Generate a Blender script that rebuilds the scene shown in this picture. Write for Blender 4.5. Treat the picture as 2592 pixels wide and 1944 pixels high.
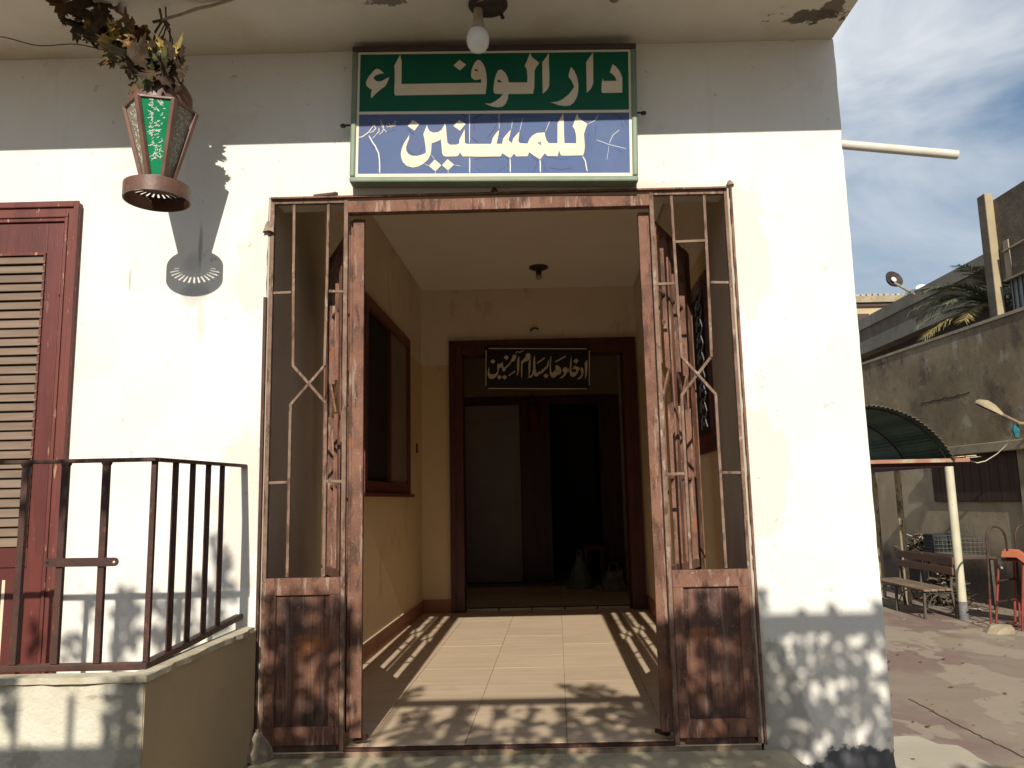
import bpy, bmesh, math, random
from mathutils import Vector, Matrix

# ---------------------------------------------------------------- scene, camera, light
for o in list(bpy.data.objects):
    bpy.data.objects.remove(o)
SC = bpy.context.scene
COL = SC.collection
RND = random.Random(7)

YAW, PITCH, ROLL = 0.0071, 0.1458, 0.0215
cam_d = bpy.data.cameras.new('camera')
cam = bpy.data.objects.new('camera', cam_d)
COL.objects.link(cam)
cam_d.sensor_width = 36.0
cam_d.lens = 2014.8 / 2592 * 36
cam_d.clip_start = 0.05
cam_d.clip_end = 600
cam.matrix_world = (Matrix.Translation((0, -4.03, 1.174)) @ Matrix.Rotation(YAW, 4, 'Z')
                    @ Matrix.Rotation(math.pi / 2 + PITCH, 4, 'X') @ Matrix.Rotation(-ROLL, 4, 'Z'))
SC.camera = cam

SUN_EL = math.radians(31.5)
sun_d = bpy.data.lights.new('sun', 'SUN')
sun = bpy.data.objects.new('sun', sun_d)
COL.objects.link(sun)
sun_d.energy = 4.3
sun_d.angle = math.radians(0.5)
sun_d.color = (1.0, 0.93, 0.82)
sun.rotation_euler = Vector((0.033, 1.0, -math.tan(SUN_EL))).to_track_quat('-Z', 'Y').to_euler()
sun.location = (0, -20, 14)

W = bpy.data.worlds.new('World')
SC.world = W
W.use_nodes = True
wn, wl = W.node_tree.nodes, W.node_tree.links
wn.clear()
w_out = wn.new('ShaderNodeOutputWorld')
w_bg = wn.new('ShaderNodeBackground')
w_bg.inputs['Strength'].default_value = 0.076
w_sky = wn.new('ShaderNodeTexSky')
w_sky.sky_type = 'NISHITA'
w_sky.sun_disc = False
w_sky.sun_elevation = SUN_EL
w_sky.sun_rotation = math.pi
w_sky.air_density = 1.5
w_sky.dust_density = 0.6
w_sky.ozone_density = 4.0
w_tc = wn.new('ShaderNodeTexCoord')
w_map = wn.new('ShaderNodeMapping')
w_map.inputs['Scale'].default_value = (1.0, 1.0, 2.2)
w_map.inputs['Location'].default_value = (0.35, 0.1, 0.2)
w_n = wn.new('ShaderNodeTexNoise')
w_n.inputs['Scale'].default_value = 2.6
w_n.inputs['Detail'].default_value = 9
w_n.inputs['Roughness'].default_value = 0.55
w_n.inputs['Distortion'].default_value = 0.5
w_r = wn.new('ShaderNodeValToRGB')
w_r.color_ramp.elements[0].position = 0.40
w_r.color_ramp.elements[0].color = (0, 0, 0, 1)
w_r.color_ramp.elements[1].position = 0.66
w_r.color_ramp.elements[1].color = (0.92, 0.92, 0.92, 1)
w_mix = wn.new('ShaderNodeMixRGB')
w_mix.inputs['Color2'].default_value = (9.6, 9.9, 10.2, 1)
wl.new(w_tc.outputs['Generated'], w_map.inputs['Vector'])
wl.new(w_map.outputs['Vector'], w_n.inputs['Vector'])
wl.new(w_n.outputs['Fac'], w_r.inputs['Fac'])
w_sep = wn.new('ShaderNodeSeparateXYZ')
w_el = wn.new('ShaderNodeMapRange')
w_el.inputs['From Min'].default_value = 0.16
w_el.inputs['From Max'].default_value = 0.42
w_el.inputs['To Min'].default_value = 0.12
w_mul = wn.new('ShaderNodeMath')
w_mul.operation = 'MULTIPLY'
wl.new(w_tc.outputs['Generated'], w_sep.inputs[0])
wl.new(w_sep.outputs['Z'], w_el.inputs['Value'])
wl.new(w_r.outputs['Color'], w_mul.inputs[0])
wl.new(w_el.outputs[0], w_mul.inputs[1])
wl.new(w_mul.outputs[0], w_mix.inputs['Fac'])
w_bank = wn.new('ShaderNodeMixRGB')              # slate cloud bank lying low over the horizon
w_bank.inputs['Color2'].default_value = (2.7, 3.7, 5.2, 1)
w_low = wn.new('ShaderNodeMapRange')
w_low.inputs['From Min'].default_value = 0.12
w_low.inputs['From Max'].default_value = 0.50
w_low.inputs['To Min'].default_value = 0.75
w_low.inputs['To Max'].default_value = 0.0
wl.new(w_sep.outputs['Z'], w_low.inputs['Value'])
wl.new(w_low.outputs[0], w_bank.inputs['Fac'])
wl.new(w_sky.outputs['Color'], w_bank.inputs['Color1'])
wl.new(w_bank.outputs['Color'], w_mix.inputs['Color1'])
wl.new(w_mix.outputs['Color'], w_bg.inputs['Color'])
wl.new(w_bg.outputs['Background'], w_out.inputs['Surface'])

SC.view_settings.view_transform = 'Standard'
SC.view_settings.look = 'None'
SC.view_settings.exposure = 0.26
SC.view_settings.gamma = 1.0
SC.render.engine = 'CYCLES'

# ---------------------------------------------------------------- material helpers
class NT:
    def __init__(s, name):
        s.m = bpy.data.materials.new(name)
        s.m.use_nodes = True
        s.n = s.m.node_tree.nodes
        s.l = s.m.node_tree.links
        s.bsdf = s.n['Principled BSDF']
        g = s.n.new('ShaderNodeNewGeometry')
        s.pos = g.outputs['Position']
    def put(s, sock, v):
        if isinstance(v, bpy.types.NodeSocket):
            s.l.new(v, sock)
        elif isinstance(v, tuple) and len(v) == 3 and sock.type == 'RGBA':
            sock.default_value = (*v, 1)
        else:
            sock.default_value = v
    def math(s, op, a, b=0.0, clamp=False):
        n = s.n.new('ShaderNodeMath')
        n.operation = op
        n.use_clamp = clamp
        s.put(n.inputs[0], a)
        s.put(n.inputs[1], b)
        return n.outputs[0]
    def vmath(s, op, a, b):
        n = s.n.new('ShaderNodeVectorMath')
        n.operation = op
        s.put(n.inputs[0], a)
        s.put(n.inputs[1], b)
        return n.outputs['Value'] if op == 'LENGTH' else n.outputs[0]
    def noise(s, scale, detail=4, rough=0.55, off=(0, 0, 0), stretch=(1, 1, 1), dist=0.0):
        m = s.n.new('ShaderNodeMapping')
        s.l.new(s.pos, m.inputs['Vector'])
        m.inputs['Location'].default_value = off
        m.inputs['Scale'].default_value = stretch
        n = s.n.new('ShaderNodeTexNoise')
        detail = min(detail, 4)
        s.l.new(m.outputs[0], n.inputs['Vector'])
        n.inputs['Scale'].default_value = scale
        n.inputs['Detail'].default_value = detail
        n.inputs['Roughness'].default_value = rough
        n.inputs['Distortion'].default_value = dist
        return n.outputs['Fac']
    def step(s, v, lo, hi):
        n = s.n.new('ShaderNodeMapRange')
        n.interpolation_type = 'SMOOTHSTEP'
        s.put(n.inputs['Value'], v)
        n.inputs['From Min'].default_value = lo
        n.inputs['From Max'].default_value = hi
        return n.outputs[0]
    def mix(s, f, a, b):
        n = s.n.new('ShaderNodeMixRGB')
        s.put(n.inputs['Fac'], f)
        s.put(n.inputs['Color1'], a)
        s.put(n.inputs['Color2'], b)
        return n.outputs[0]

def surf(name, c1, c2=None, scale=3.0, rough=0.7, bump=0.0, bscale=80.0, spec=0.3, metal=0.0,
         layers=(), stretch=(1, 1, 1), coat=0.0, bump_d=0.004, trans=0.0, rough_var=0.1, lo=0.35, hi=0.65, rand=0.0):
    """Procedural surface; layers: (colour, kind, ...)"""
    t = NT(name)
    c = c1
    shared = None
    if c2 is not None:
        c = t.mix(t.step(t.noise(scale, 6, 0.6, stretch=stretch), lo, hi), c1, c2)
    for L in layers:
        col, kind = L[0], L[1]
        if kind == 'noise':        # scale, lo, hi, stretch, strength
            f = t.step(t.noise(L[2], 7, 0.65, off=(L[2], 3.1, 7.7), stretch=L[5] if len(L) > 5 else (1, 1, 1)), L[3], L[4])
            if len(L) > 6:
                f = t.math('MULTIPLY', f, L[6])
        elif kind == 'ell':        # cx, cz, rx, rz, amp, soft, strength  (in the XZ plane)
            cx, cz, rx, rz, amp, soft, st = L[2:9]
            d = t.vmath('SUBTRACT', t.pos, (cx, 0.0, cz))
            d = t.vmath('MULTIPLY', d, (1 / rx, 0.0, 1 / rz))
            ln = t.vmath('LENGTH', d, (0, 0, 0))
            shared = shared or t.noise(8.0, 5, 0.65)
            nz = t.math('MULTIPLY', t.math('SUBTRACT', shared, 0.5), amp)
            f = t.math('SUBTRACT', 1.0, t.step(t.math('ADD', ln, nz), 1 - soft, 1 + soft))
            f = t.math('MULTIPLY', f, st)
        elif kind == 'ellxy':
            cx, cy, rx, ry, amp, soft, st = L[2:9]
            d = t.vmath('SUBTRACT', t.pos, (cx, cy, 0.0))
            d = t.vmath('MULTIPLY', d, (1 / rx, 1 / ry, 0.0))
            ln = t.vmath('LENGTH', d, (0, 0, 0))
            shared = shared or t.noise(8.0, 5, 0.65)
            nz = t.math('MULTIPLY', t.math('SUBTRACT', shared, 0.5), amp)
            f = t.math('SUBTRACT', 1.0, t.step(t.math('ADD', ln, nz), 1 - soft, 1 + soft))
            f = t.math('MULTIPLY', f, st)
        elif kind in ('zbelow', 'zabove', 'yabove'):   # level, amp, soft, strength
            z0, amp, soft, st = L[2:6]
            sp = t.n.new('ShaderNodeSeparateXYZ')
            t.l.new(t.pos, sp.inputs[0])
            ax = sp.outputs[1] if kind == 'yabove' else sp.outputs[2]
            nz = t.math('MULTIPLY', t.math('SUBTRACT', t.noise(4.0, 6, 0.6, off=(z0, 0, 1)), 0.5), amp)
            f = t.step(t.math('ADD', ax, nz), z0 - soft, z0 + soft)
            if kind == 'zbelow':
                f = t.math('SUBTRACT', 1.0, f)
            f = t.math('MULTIPLY', f, st)
        c = t.mix(f, c, col)
    b = t.bsdf
    if rand:                                    # every piece a shade lighter or darker than its neighbour
        oi = t.n.new('ShaderNodeObjectInfo')
        hs = t.n.new('ShaderNodeHueSaturation')
        t.put(hs.inputs['Color'], c)
        t.put(hs.inputs['Value'], t.math('ADD', t.math('MULTIPLY', oi.outputs['Random'], rand), 1 - rand / 2))
        c = hs.outputs[0]
    t.put(b.inputs['Base Color'], c)
    rv = t.noise(scale * 3, 3)
    t.put(b.inputs['Roughness'], t.math('ADD', t.math('MULTIPLY', t.math('SUBTRACT', rv, 0.5), rough_var * 2), rough, True))
    b.inputs['Specular IOR Level'].default_value = spec
    b.inputs['Metallic'].default_value = metal
    if coat:
        b.inputs['Coat Weight'].default_value = coat
        b.inputs['Coat Roughness'].default_value = 0.15
    if trans:
        b.inputs['Transmission Weight'].default_value = trans
    if bump:
        bn = t.n.new('ShaderNodeBump')
        bn.inputs['Strength'].default_value = bump
        bn.inputs['Distance'].default_value = bump_d
        h = t.math('ADD', t.noise(bscale, 5, 0.6, stretch=stretch), t.math('MULTIPLY', t.noise(bscale * 0.12, 3), 1.5))
        t.put(bn.inputs['Height'], h)
        t.put(b.inputs['Normal'], bn.outputs[0])
    return t.m

# ---------------------------------------------------------------- mesh helpers
class MB:
    def __init__(s):
        s.v, s.f = [], []
    def add(s, vs, fs):
        k = len(s.v)
        s.v += [tuple(p) for p in vs]
        s.f += [tuple(i + k for i in q) for q in fs]
        return s
    def obox(s, o, a, b, c):
        o, a, b, c = Vector(o), Vector(a), Vector(b), Vector(c)
        if a.cross(b).dot(c) < 0:
            a, b = b, a
        vs = [o, o + a, o + a + b, o + b, o + c, o + a + c, o + a + b + c, o + b + c]
        return s.add(vs, [(0, 3, 2, 1), (4, 5, 6, 7), (0, 1, 5, 4), (1, 2, 6, 5), (2, 3, 7, 6), (3, 0, 4, 7)])
    def box(s, x0, x1, y0, y1, z0, z1):
        return s.obox((x0, y0, z0), (x1 - x0, 0, 0), (0, y1 - y0, 0), (0, 0, z1 - z0))
    def bar(s, p, q, w, d, up=(0, -1, 0)):
        """flat bar from p to q, w across, d deep along up"""
        p, q, up = Vector(p), Vector(q), Vector(up)
        ax = (q - p).normalized()
        up = (up - ax * up.dot(ax)).normalized()
        sd = ax.cross(up)
        return s.obox(p - sd * w / 2 - up * d / 2, q - p, sd * w, up * d)
    def tube(s, pts, r, n=8, cap=True):
        pts = [Vector(p) for p in pts]
        rs = r if isinstance(r, (list, tuple)) else [r] * len(pts)
        k = len(s.v)
        prev = None
        for i, p in enumerate(pts):
            t = (pts[min(i + 1, len(pts) - 1)] - pts[max(i - 1, 0)]).normalized()
            if prev is None:
                u = Vector((0, 0, 1)) if abs(t.z) < 0.9 else Vector((1, 0, 0))
            else:
                u = prev
            u = (u - t * u.dot(t)).normalized()
            prev = u
            w = t.cross(u)
            for j in range(n):
                a = 2 * math.pi * j / n
                s.v.append(tuple(p + (u * math.cos(a) + w * math.sin(a)) * rs[i]))
        for i in range(len(pts) - 1):
            for j in range(n):
                a, b = k + i * n + j, k + i * n + (j + 1) % n
                s.f.append((a, b, b + n, a + n))
        if cap:
            s.f.append(tuple(k + j for j in range(n))[::-1])
            s.f.append(tuple(k + (len(pts) - 1) * n + j for j in range(n)))
        return s
    def lathe(s, c, prof, n=24, axis_off=0.0):
        k = len(s.v)
        for r, z in prof:
            for j in range(n):
                a = 2 * math.pi * j / n + axis_off
                s.v.append((c[0] + r * math.sin(a), c[1] - r * math.cos(a), c[2] + z))
        for i in range(len(prof) - 1):
            for j in range(n):
                a, b = k + i * n + j, k + i * n + (j + 1) % n
                s.f.append((a, b, b + n, a + n))
        return s
    def prism(s, pts, off):
        """polygon pts (3D, any winding) extruded by off; front face at pts+off"""
        pts = [Vector(p) for p in pts]
        off = Vector(off)
        n = len(pts)
        nr = Vector()
        for i in range(n):
            nr += pts[i].cross(pts[(i + 1) % n])
        if nr.dot(off) < 0:
            pts.reverse()
        k = len(s.v)
        s.v += [tuple(p) for p in pts] + [tuple(p + off) for p in pts]
        s.f.append(tuple(k + i for i in range(n))[::-1])
        s.f.append(tuple(k + n + i for i in range(n)))
        for i in range(n):
            j = (i + 1) % n
            s.f.append((k + i, k + j, k + n + j, k + n + i))
        return s
    def stroke(s, pts, w, y, t):
        """ribbon in the XZ plane along pts with width w, at depth y, thickness t towards -Y"""
        n = len(pts)
        L, R = [], []
        for i, (x, z) in enumerate(pts):
            a, b = pts[max(i - 1, 0)], pts[min(i + 1, n - 1)]
            d = Vector((b[0] - a[0], b[1] - a[1]))
            d = d.normalized() if d.length else Vector((1, 0))
            ww = w * (0.55 if i in (0, n - 1) and n > 2 else 1.0) / 2
            L.append((x - d.y * ww, y, z + d.x * ww))
            R.append((x + d.y * ww, y, z - d.x * ww))
        for i in range(n - 1):
            s.prism([L[i], L[i + 1], R[i + 1], R[i]], (0, -t, 0))
        return s

ORG = {}
def mesh_of(name, mb, mat, off=(0, 0, 0), smooth=False):
    me = bpy.data.meshes.new(name)
    me.from_pydata([(x - off[0], y - off[1], z - off[2]) for x, y, z in mb.v], [], mb.f)
    me.materials.append(mat)
    if smooth:
        me.polygons.foreach_set('use_smooth', [True] * len(me.polygons))
        try:
            me.set_sharp_from_angle(angle=math.radians(40))
        except Exception:
            pass
    me.update()
    return me
def part(name, mb, mat, parent=None, bevel=0.0, smooth=False, kind=None, label=None):
    off = ORG.get(parent.name, (0, 0, 0)) if parent else (0, 0, 0)
    me = mesh_of(name, mb, mat, off, smooth)
    o = bpy.data.objects.new(name, me)
    COL.objects.link(o)
    if parent:
        o.parent = parent
        ORG[o.name] = off
    if bevel:
        b = o.modifiers.new('bevel', 'BEVEL')
        b.width = bevel
        b.segments = 2
        b.limit_method = 'ANGLE'
    if kind:
        o['kind'] = kind
    if label:
        o['label'] = label
    return o
def thing(name, label, cat, loc, group=None):
    o = bpy.data.objects.new(name, None)
    o.empty_display_size = 0.1
    COL.objects.link(o)
    o.location = loc
    ORG[o.name] = tuple(loc)
    o['label'], o['category'] = label, cat
    if group:
        o['group'] = group
    return o
def piece(name, me, parent, loc):
    o = bpy.data.objects.new(name, me)
    COL.objects.link(o)
    off = ORG[parent.name]
    o.parent = parent
    o.location = tuple(loc[i] - off[i] for i in range(3))
    ORG[o.name] = tuple(loc)
    return o
def arc(c, r, a0, a1, n, fn):
    return [fn(c, r, a0 + (a1 - a0) * i / n) for i in range(n + 1)]

# outlines of the painted lettering, in tenths of a millimetre on the board
SIGN_TOP = [[(-6761,34423),(-6899,34574),(-7071,34689),(-7208,34656),(-7379,34477),(-7550,34261),(-7668,34044),(-7709,33862),(-7650,33715),(-7512,33583),(-7375,33506),(-7409,33379),(-7435,33198),(-7414,33015),(-7305,33140),(-7135,33317),(-6896,33530),(-6691,33670),(-6589,33832),(-6459,34202),(-6658,34090),(-6897,33969),(-7103,33963),(-7240,34070),(-7316,34200),(-7173,34324),(-6967,34400)],[(-5876,35461),(-5800,35060),(-5815,33811),(-5768,33781),(-1569,33741),(-1587,33961),(-1731,33921),(-1902,33907),(-2054,34003),(-2110,34151),(-2072,34480),(-1976,34735),(-1852,34971),(-1714,35059),(-1577,35000),(-1443,34794),(-1345,34534),(-1282,34165),(-1273,33689),(-1351,33100),(-6144,33145),(-6195,33310),(-6168,34041),(-6168,34591),(-6195,34831),(-6006,35213)],[(-2709,35079),(-2359,34800),(-2692,34489),(-3028,34771)],[(1081,35389),(1114,35191),(1307,35001),(1542,34802),(1372,34549),(1284,34389),(1256,33718),(1236,33394),(1163,33052),(-142,33067),(-178,32785),(-285,32546),(-458,32370),(-686,32336),(-987,32384),(-1212,32471),(-1381,32564),(-1097,32548),(-830,32682),(-600,32857),(-426,33067),(-860,33107),(-915,33209),(-931,33412),(-878,33816),(-784,34160),(-666,34401),(-550,34467),(-418,34423),(-270,34247),(-161,34000),(-98,33722),(865,33696),(894,33972),(875,34420),(759,34668),(886,34910),(988,35194)],[(2067,35349),(2051,34633),(2060,34021),(2025,33434),(1886,33215),(1681,33038),(1683,33382),(1687,34235),(1703,34827),(1880,35047)],[(3214,34512),(3379,34311),(3518,33941),(3581,33534),(3568,33170),(3481,32809),(3301,32491),(3088,32328),(2823,32311),(2523,32359),(2300,32457),(2094,32543),(2416,32555),(2722,32688),(3071,32981),(3356,33386),(3245,33705),(3064,33974),(3130,34237)],[(4421,35305),(4398,34365),(4369,33553),(4253,33273),(4010,33028),(4024,33968),(4032,34763),(4200,35004)],[(5440,34614),(5624,34454),(5803,34184),(5921,33836),(5886,32986),(4828,32990),(4785,33137),(4824,33581),(4886,33823),(4910,33660),(5622,33657),(5561,33845),(5454,34011),(5271,34158),(5356,34400)]]
SIGN_LOW = [[(-5364,31058),(-5415,30898),(-5416,30683),(-5501,30471),(-5576,30223),(-5553,30008),(-5452,29845),(-5267,29744),(-4997,29727),(-4760,29781),(-4530,29892),(-4555,30303),(-4620,30734),(-4667,30914),(-4584,31127),(-4499,31333),(-4474,31448),(-4431,31267),(-4347,31103),(-4145,31001),(-3908,31009),(-3703,31140),(-3566,31388),(-3514,31476),(-3465,31277),(-3435,30810),(-3399,30416),(-3271,30305),(-2934,30296),(-2781,30364),(-2761,30578),(-2640,30825),(-2536,31037),(-2490,31162),(-2481,30821),(-2477,30374),(-2359,30324),(-1482,30301),(-1099,30292),(-1018,30608),(-864,30842),(-672,31076),(-715,30759),(-818,30293),(-537,30278),(-456,30593),(-263,30827),(-40,31068),(-115,30743),(-188,30475),(-12,30296),(50,30540),(185,30715),(397,30949),(373,30730),(328,30414),(401,30293),(812,30262),(912,30517),(1086,30712),(1314,30833),(1728,30862),(1741,30655),(1809,30415),(1917,30253),(2377,30241),(2390,30677),(2410,31334),(2517,31531),(2637,31748),(2717,31906),(2743,31545),(2735,30668),(2740,30232),(3357,30208),(3364,30652),(3307,30972),(3193,31154),(3283,31371),(3367,31649),(3461,31866),(3518,31645),(3700,31480),(3986,31273),(3871,30997),(3779,30720),(3792,30323),(3800,30006),(3751,29691),(3690,29535),(2700,29541),(2533,29565),(2448,29844),(2364,29530),(1841,29544),(1688,29697),(1464,29396),(1389,29398),(1169,29561),(875,29786),(795,29563),(197,29566),(89,29727),(-84,29507),(-159,29509),(-362,29640),(-528,29763),(-618,29588),(-1597,29601),(-2233,29630),(-2604,29640),(-2687,29756),(-2736,29881),(-2822,29706),(-2907,29655),(-3446,29651),(-3614,29691),(-3680,29853),(-3711,30281),(-3742,30603),(-3979,30484),(-4233,30409),(-4253,30010),(-4288,29797),(-4425,29516),(-4662,29292),(-4932,29139),(-5235,29094),(-5538,29190),(-5739,29408),(-5833,29659),(-5847,29909),(-5789,30192),(-5670,30475),(-5534,30686),(-5450,30827)],[(-5210,31737),(-4871,31501),(-5127,31141),(-5482,31402)],[(-2766,31673),(-2429,31437),(-2729,31071),(-3075,31339)],[(-4071,29507),(-3730,29179),(-4042,28851),(-4386,29161)],[(-3397,29508),(-3064,29197),(-3379,28887),(-3696,29178)]]
SIGN_EYES = [[(-1928,34476),(-1841,34547),(-1696,34396),(-1826,34407)],[(-733,33833),(-637,33891),(-451,33724),(-640,33737)]]
SIGN_EYE_LOW = [[(1300,30289),(1520,30375),(1528,30125)]]
CRACK_PALE = [([(-2218,32001),(-2233,30385)],35),([(-2241,29566),(-2246,28717)],52),([(-7533,30936),(-7397,30663),(-7192,30336),(-7022,29939),(-6970,29547),(-6951,28838)],62),([(-123,29476),(-128,28698)],52),([(1444,29365),(1444,28658)],59),([(3677,29496),(3810,29217),(3883,28665)],56),([(-661,32016),(-671,31116)],24),([(35,31617),(-13,31099)],21),([(583,31682),(416,30988)],21),([(2008,31485),(1767,30913)],24),([(4013,31280),(4376,31462),(4576,31777)],28),([(4412,30386),(5075,30111),(5961,29851)],24),([(5650,30910),(5281,30602),(5095,30150)],24),([(5065,30052),(4930,29267)],14),([(-4248,29778),(-4088,29536)],21),([(-4578,29290),(-4400,29179)],21),([(-3040,29179),(-2711,29118)],21),([(-4049,28834),(-4049,28763)],21),([(-3380,28870),(-3381,28746)],21)]
CRACK_DARK = [([(-1109,31867),(-737,31617)],28),([(-621,31754),(-317,31906),(548,31803),(1677,31753)],28),([(4617,31876),(5217,31820),(5588,31710),(5952,31420),(6091,31137)],24),([(-760,31358),(-1012,30966),(-1319,30616)],24),([(430,30769),(556,30527)],21),([(386,30472),(664,30333)],24),([(-326,29560),(-181,29340)],35),([(-257,29283),(-245,28968)],24),([(1274,29282),(1230,29008),(1073,28698)],24),([(1935,28912),(2491,28780),(3127,28881)],21),([(4093,30911),(4002,30437),(3978,29764)],17),([(1572,29275),(1674,28879),(1818,28699)],21),([(5664,31708),(5859,30984)],21),([(4442,31221),(4343,30547)],21),([(4179,30155),(4124,29682)],17),([(5513,29843),(5730,29679)],28),([(1019,29525),(1349,29281)],28),([(-827,28767),(-375,29010)],17),([(-364,29561),(-1598,29546)],14),([(1765,29486),(2881,29339)],14),([(-2642,32048),(-2374,31807)],42),([(-2036,31708),(-1488,31982)],35),([(-2088,31619),(-1971,31454),(-1994,31059)],28),([(-2117,30704),(-1784,30366)],35),([(-5516,31277),(-5144,30927)],38),([(-5519,30150),(-5334,29913),(-5064,29775)],28),([(-6585,31072),(-6110,31239)],17),([(-7250,32116),(-7096,31986)],28),([(-6927,29652),(-6852,29437)],24),([(-2068,29455),(-1561,29549)],21),([(-4657,30163),(-4929,29849)],21),([(-5772,30621),(-5823,30336)],21),([(-7566,30632),(-7225,30158)],21),([(-2435,30963),(-2433,30390)],28),([(-1939,29027),(-1674,28808)],21)]
SIGNATURE = [([(-8177,30827),(-7872,30873),(-7534,31133),(-7248,31557)],52),([(-7483,31078),(-7297,31163),(-7162,31339),(-7247,31413),(-7197,31502)],45),([(-7161,30980),(-6992,31155),(-7009,31335)],49),([(-7008,30958),(-6805,31132),(-6755,31436),(-6943,31783)],38),([(-6918,31584),(-6755,31274),(-6591,31090)],38),([(-6619,31540),(-6568,31377),(-6314,31460),(-6110,31725),(-6151,31456),(-6415,31355)],31),([(-7329,30769),(-7178,30944)],31),([(-6483,31573),(-6415,31499)],42)]
PLAQUE_TEXT = [[(7803,27121),(7813,26508),(7742,25738),(7641,25226),(7472,24910),(7524,25486),(7519,26258),(7517,26773)],[(7204,26329),(7334,26069),(7338,25619),(7230,25236),(6968,24985),(6586,24930),(6912,25211),(7146,25559),(7059,25818),(7003,26012)],[(6119,26161),(6447,26476),(6821,26274),(6996,26205),(6808,25888),(6671,25570),(6472,25317),(6088,25198),(5866,25395),(5802,25782),(5882,26682),(5962,27196),(6067,27517),(6064,26807),(5988,26035),(6043,25777),(6294,25694),(6617,25860),(6435,26122),(6243,26062)],[(6582,27298),(6858,27014),(6549,26679),(6260,26983)],[(5003,25994),(5235,26310),(5458,26337),(5546,26110),(5738,26170),(5755,25880),(5536,25788),(5334,25408),(5008,25126),(4626,25071),(5016,25383),(5213,25603),(5092,25799)],[(3826,27666),(3751,26602),(3761,25829),(3980,25728),(4113,25950),(4277,26139),(4223,26462),(4418,26587),(4791,26320),(4906,25932),(4799,25548),(4513,25523),(4318,25367),(4058,25148),(3744,25251),(3595,25576),(3594,26219),(3640,27185)],[(1988,27741),(2011,26900),(2023,26126),(2172,25737),(2332,25798),(2464,25988),(2556,25857),(2719,26046),(2820,26237),(2911,26106),(3077,26360),(3271,26484),(3377,26869),(3515,27253),(3497,26608),(3327,26225),(3102,26102),(2936,25848),(2677,25661),(2486,25633),(2291,25445),(2066,25322),(1879,25455),(1788,25617),(1589,25269),(1080,25216),(1402,25433),(1663,25684),(1772,26261),(1788,26905),(1867,27485)],[(1534,27428),(1499,26783),(1448,26011),(1307,25436),(1242,25373),(1261,26144),(1258,26789),(1382,27173)],[(3166,25682),(3463,25399),(3170,25104),(2873,25387)],[(1116,28020),(1401,27981),(1523,27752),(1483,27429),(1318,27174),(870,27056),(611,26868),(566,26289),(516,25518),(443,25102),(405,25649),(410,26421),(456,27065),(685,27318),(946,27571),(984,27829)],[(249,27729),(250,26941),(214,26168),(108,25720),(-90,25371),(-14,25916),(-26,26818),(49,27333)],[(-449,27875),(-56,27788),(-106,27531),(-273,27179),(-625,27058),(-790,26771),(-1083,26488),(-1277,26299),(-1345,26075),(-1538,25983),(-1681,26115),(-1700,26470),(-2005,26445),(-2063,26092),(-2178,25708),(-2471,25329),(-2854,25178),(-3170,25281),(-3322,25670),(-3250,26183),(-3071,26598),(-3144,26052),(-3035,25760),(-2718,25688),(-2399,25778),(-2203,26063),(-2226,26546),(-2174,26932),(-1998,26831),(-1742,26922),(-1591,27145),(-1587,26725),(-1498,26401),(-1304,26525),(-981,26776),(-719,27157),(-553,27476)],[(-2719,27429),(-2405,27164),(-2710,26880),(-2979,27157)],[(-1201,27847),(-901,27581),(-1162,27264),(-1487,27563)],[(-2021,25640),(-1740,25377),(-1999,25094),(-2292,25357)],[(-1449,25627),(-1150,25363),(-1429,25068),(-1709,25344)]]
PLAQUE_EYES = [[(4239,25915),(4401,26007),(4446,25813)],[(4589,25939),(4699,26020),(4724,25794)]]
PLAQUE_LINES = [([(4237,26946),(5433,27564)],147),([(2232,26843),(3074,27425)],147),([(-976,25501),(-235,26017)],133),([(-160,27953),(18,28221),(321,28116),(759,28320)],120),([(-3144,28638),(7782,28351)],107),([(-3435,28417),(-3514,24455)],107),([(8093,28150),(7941,24195)],107),([(-3316,24131),(7657,23849)],93)]
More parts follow.
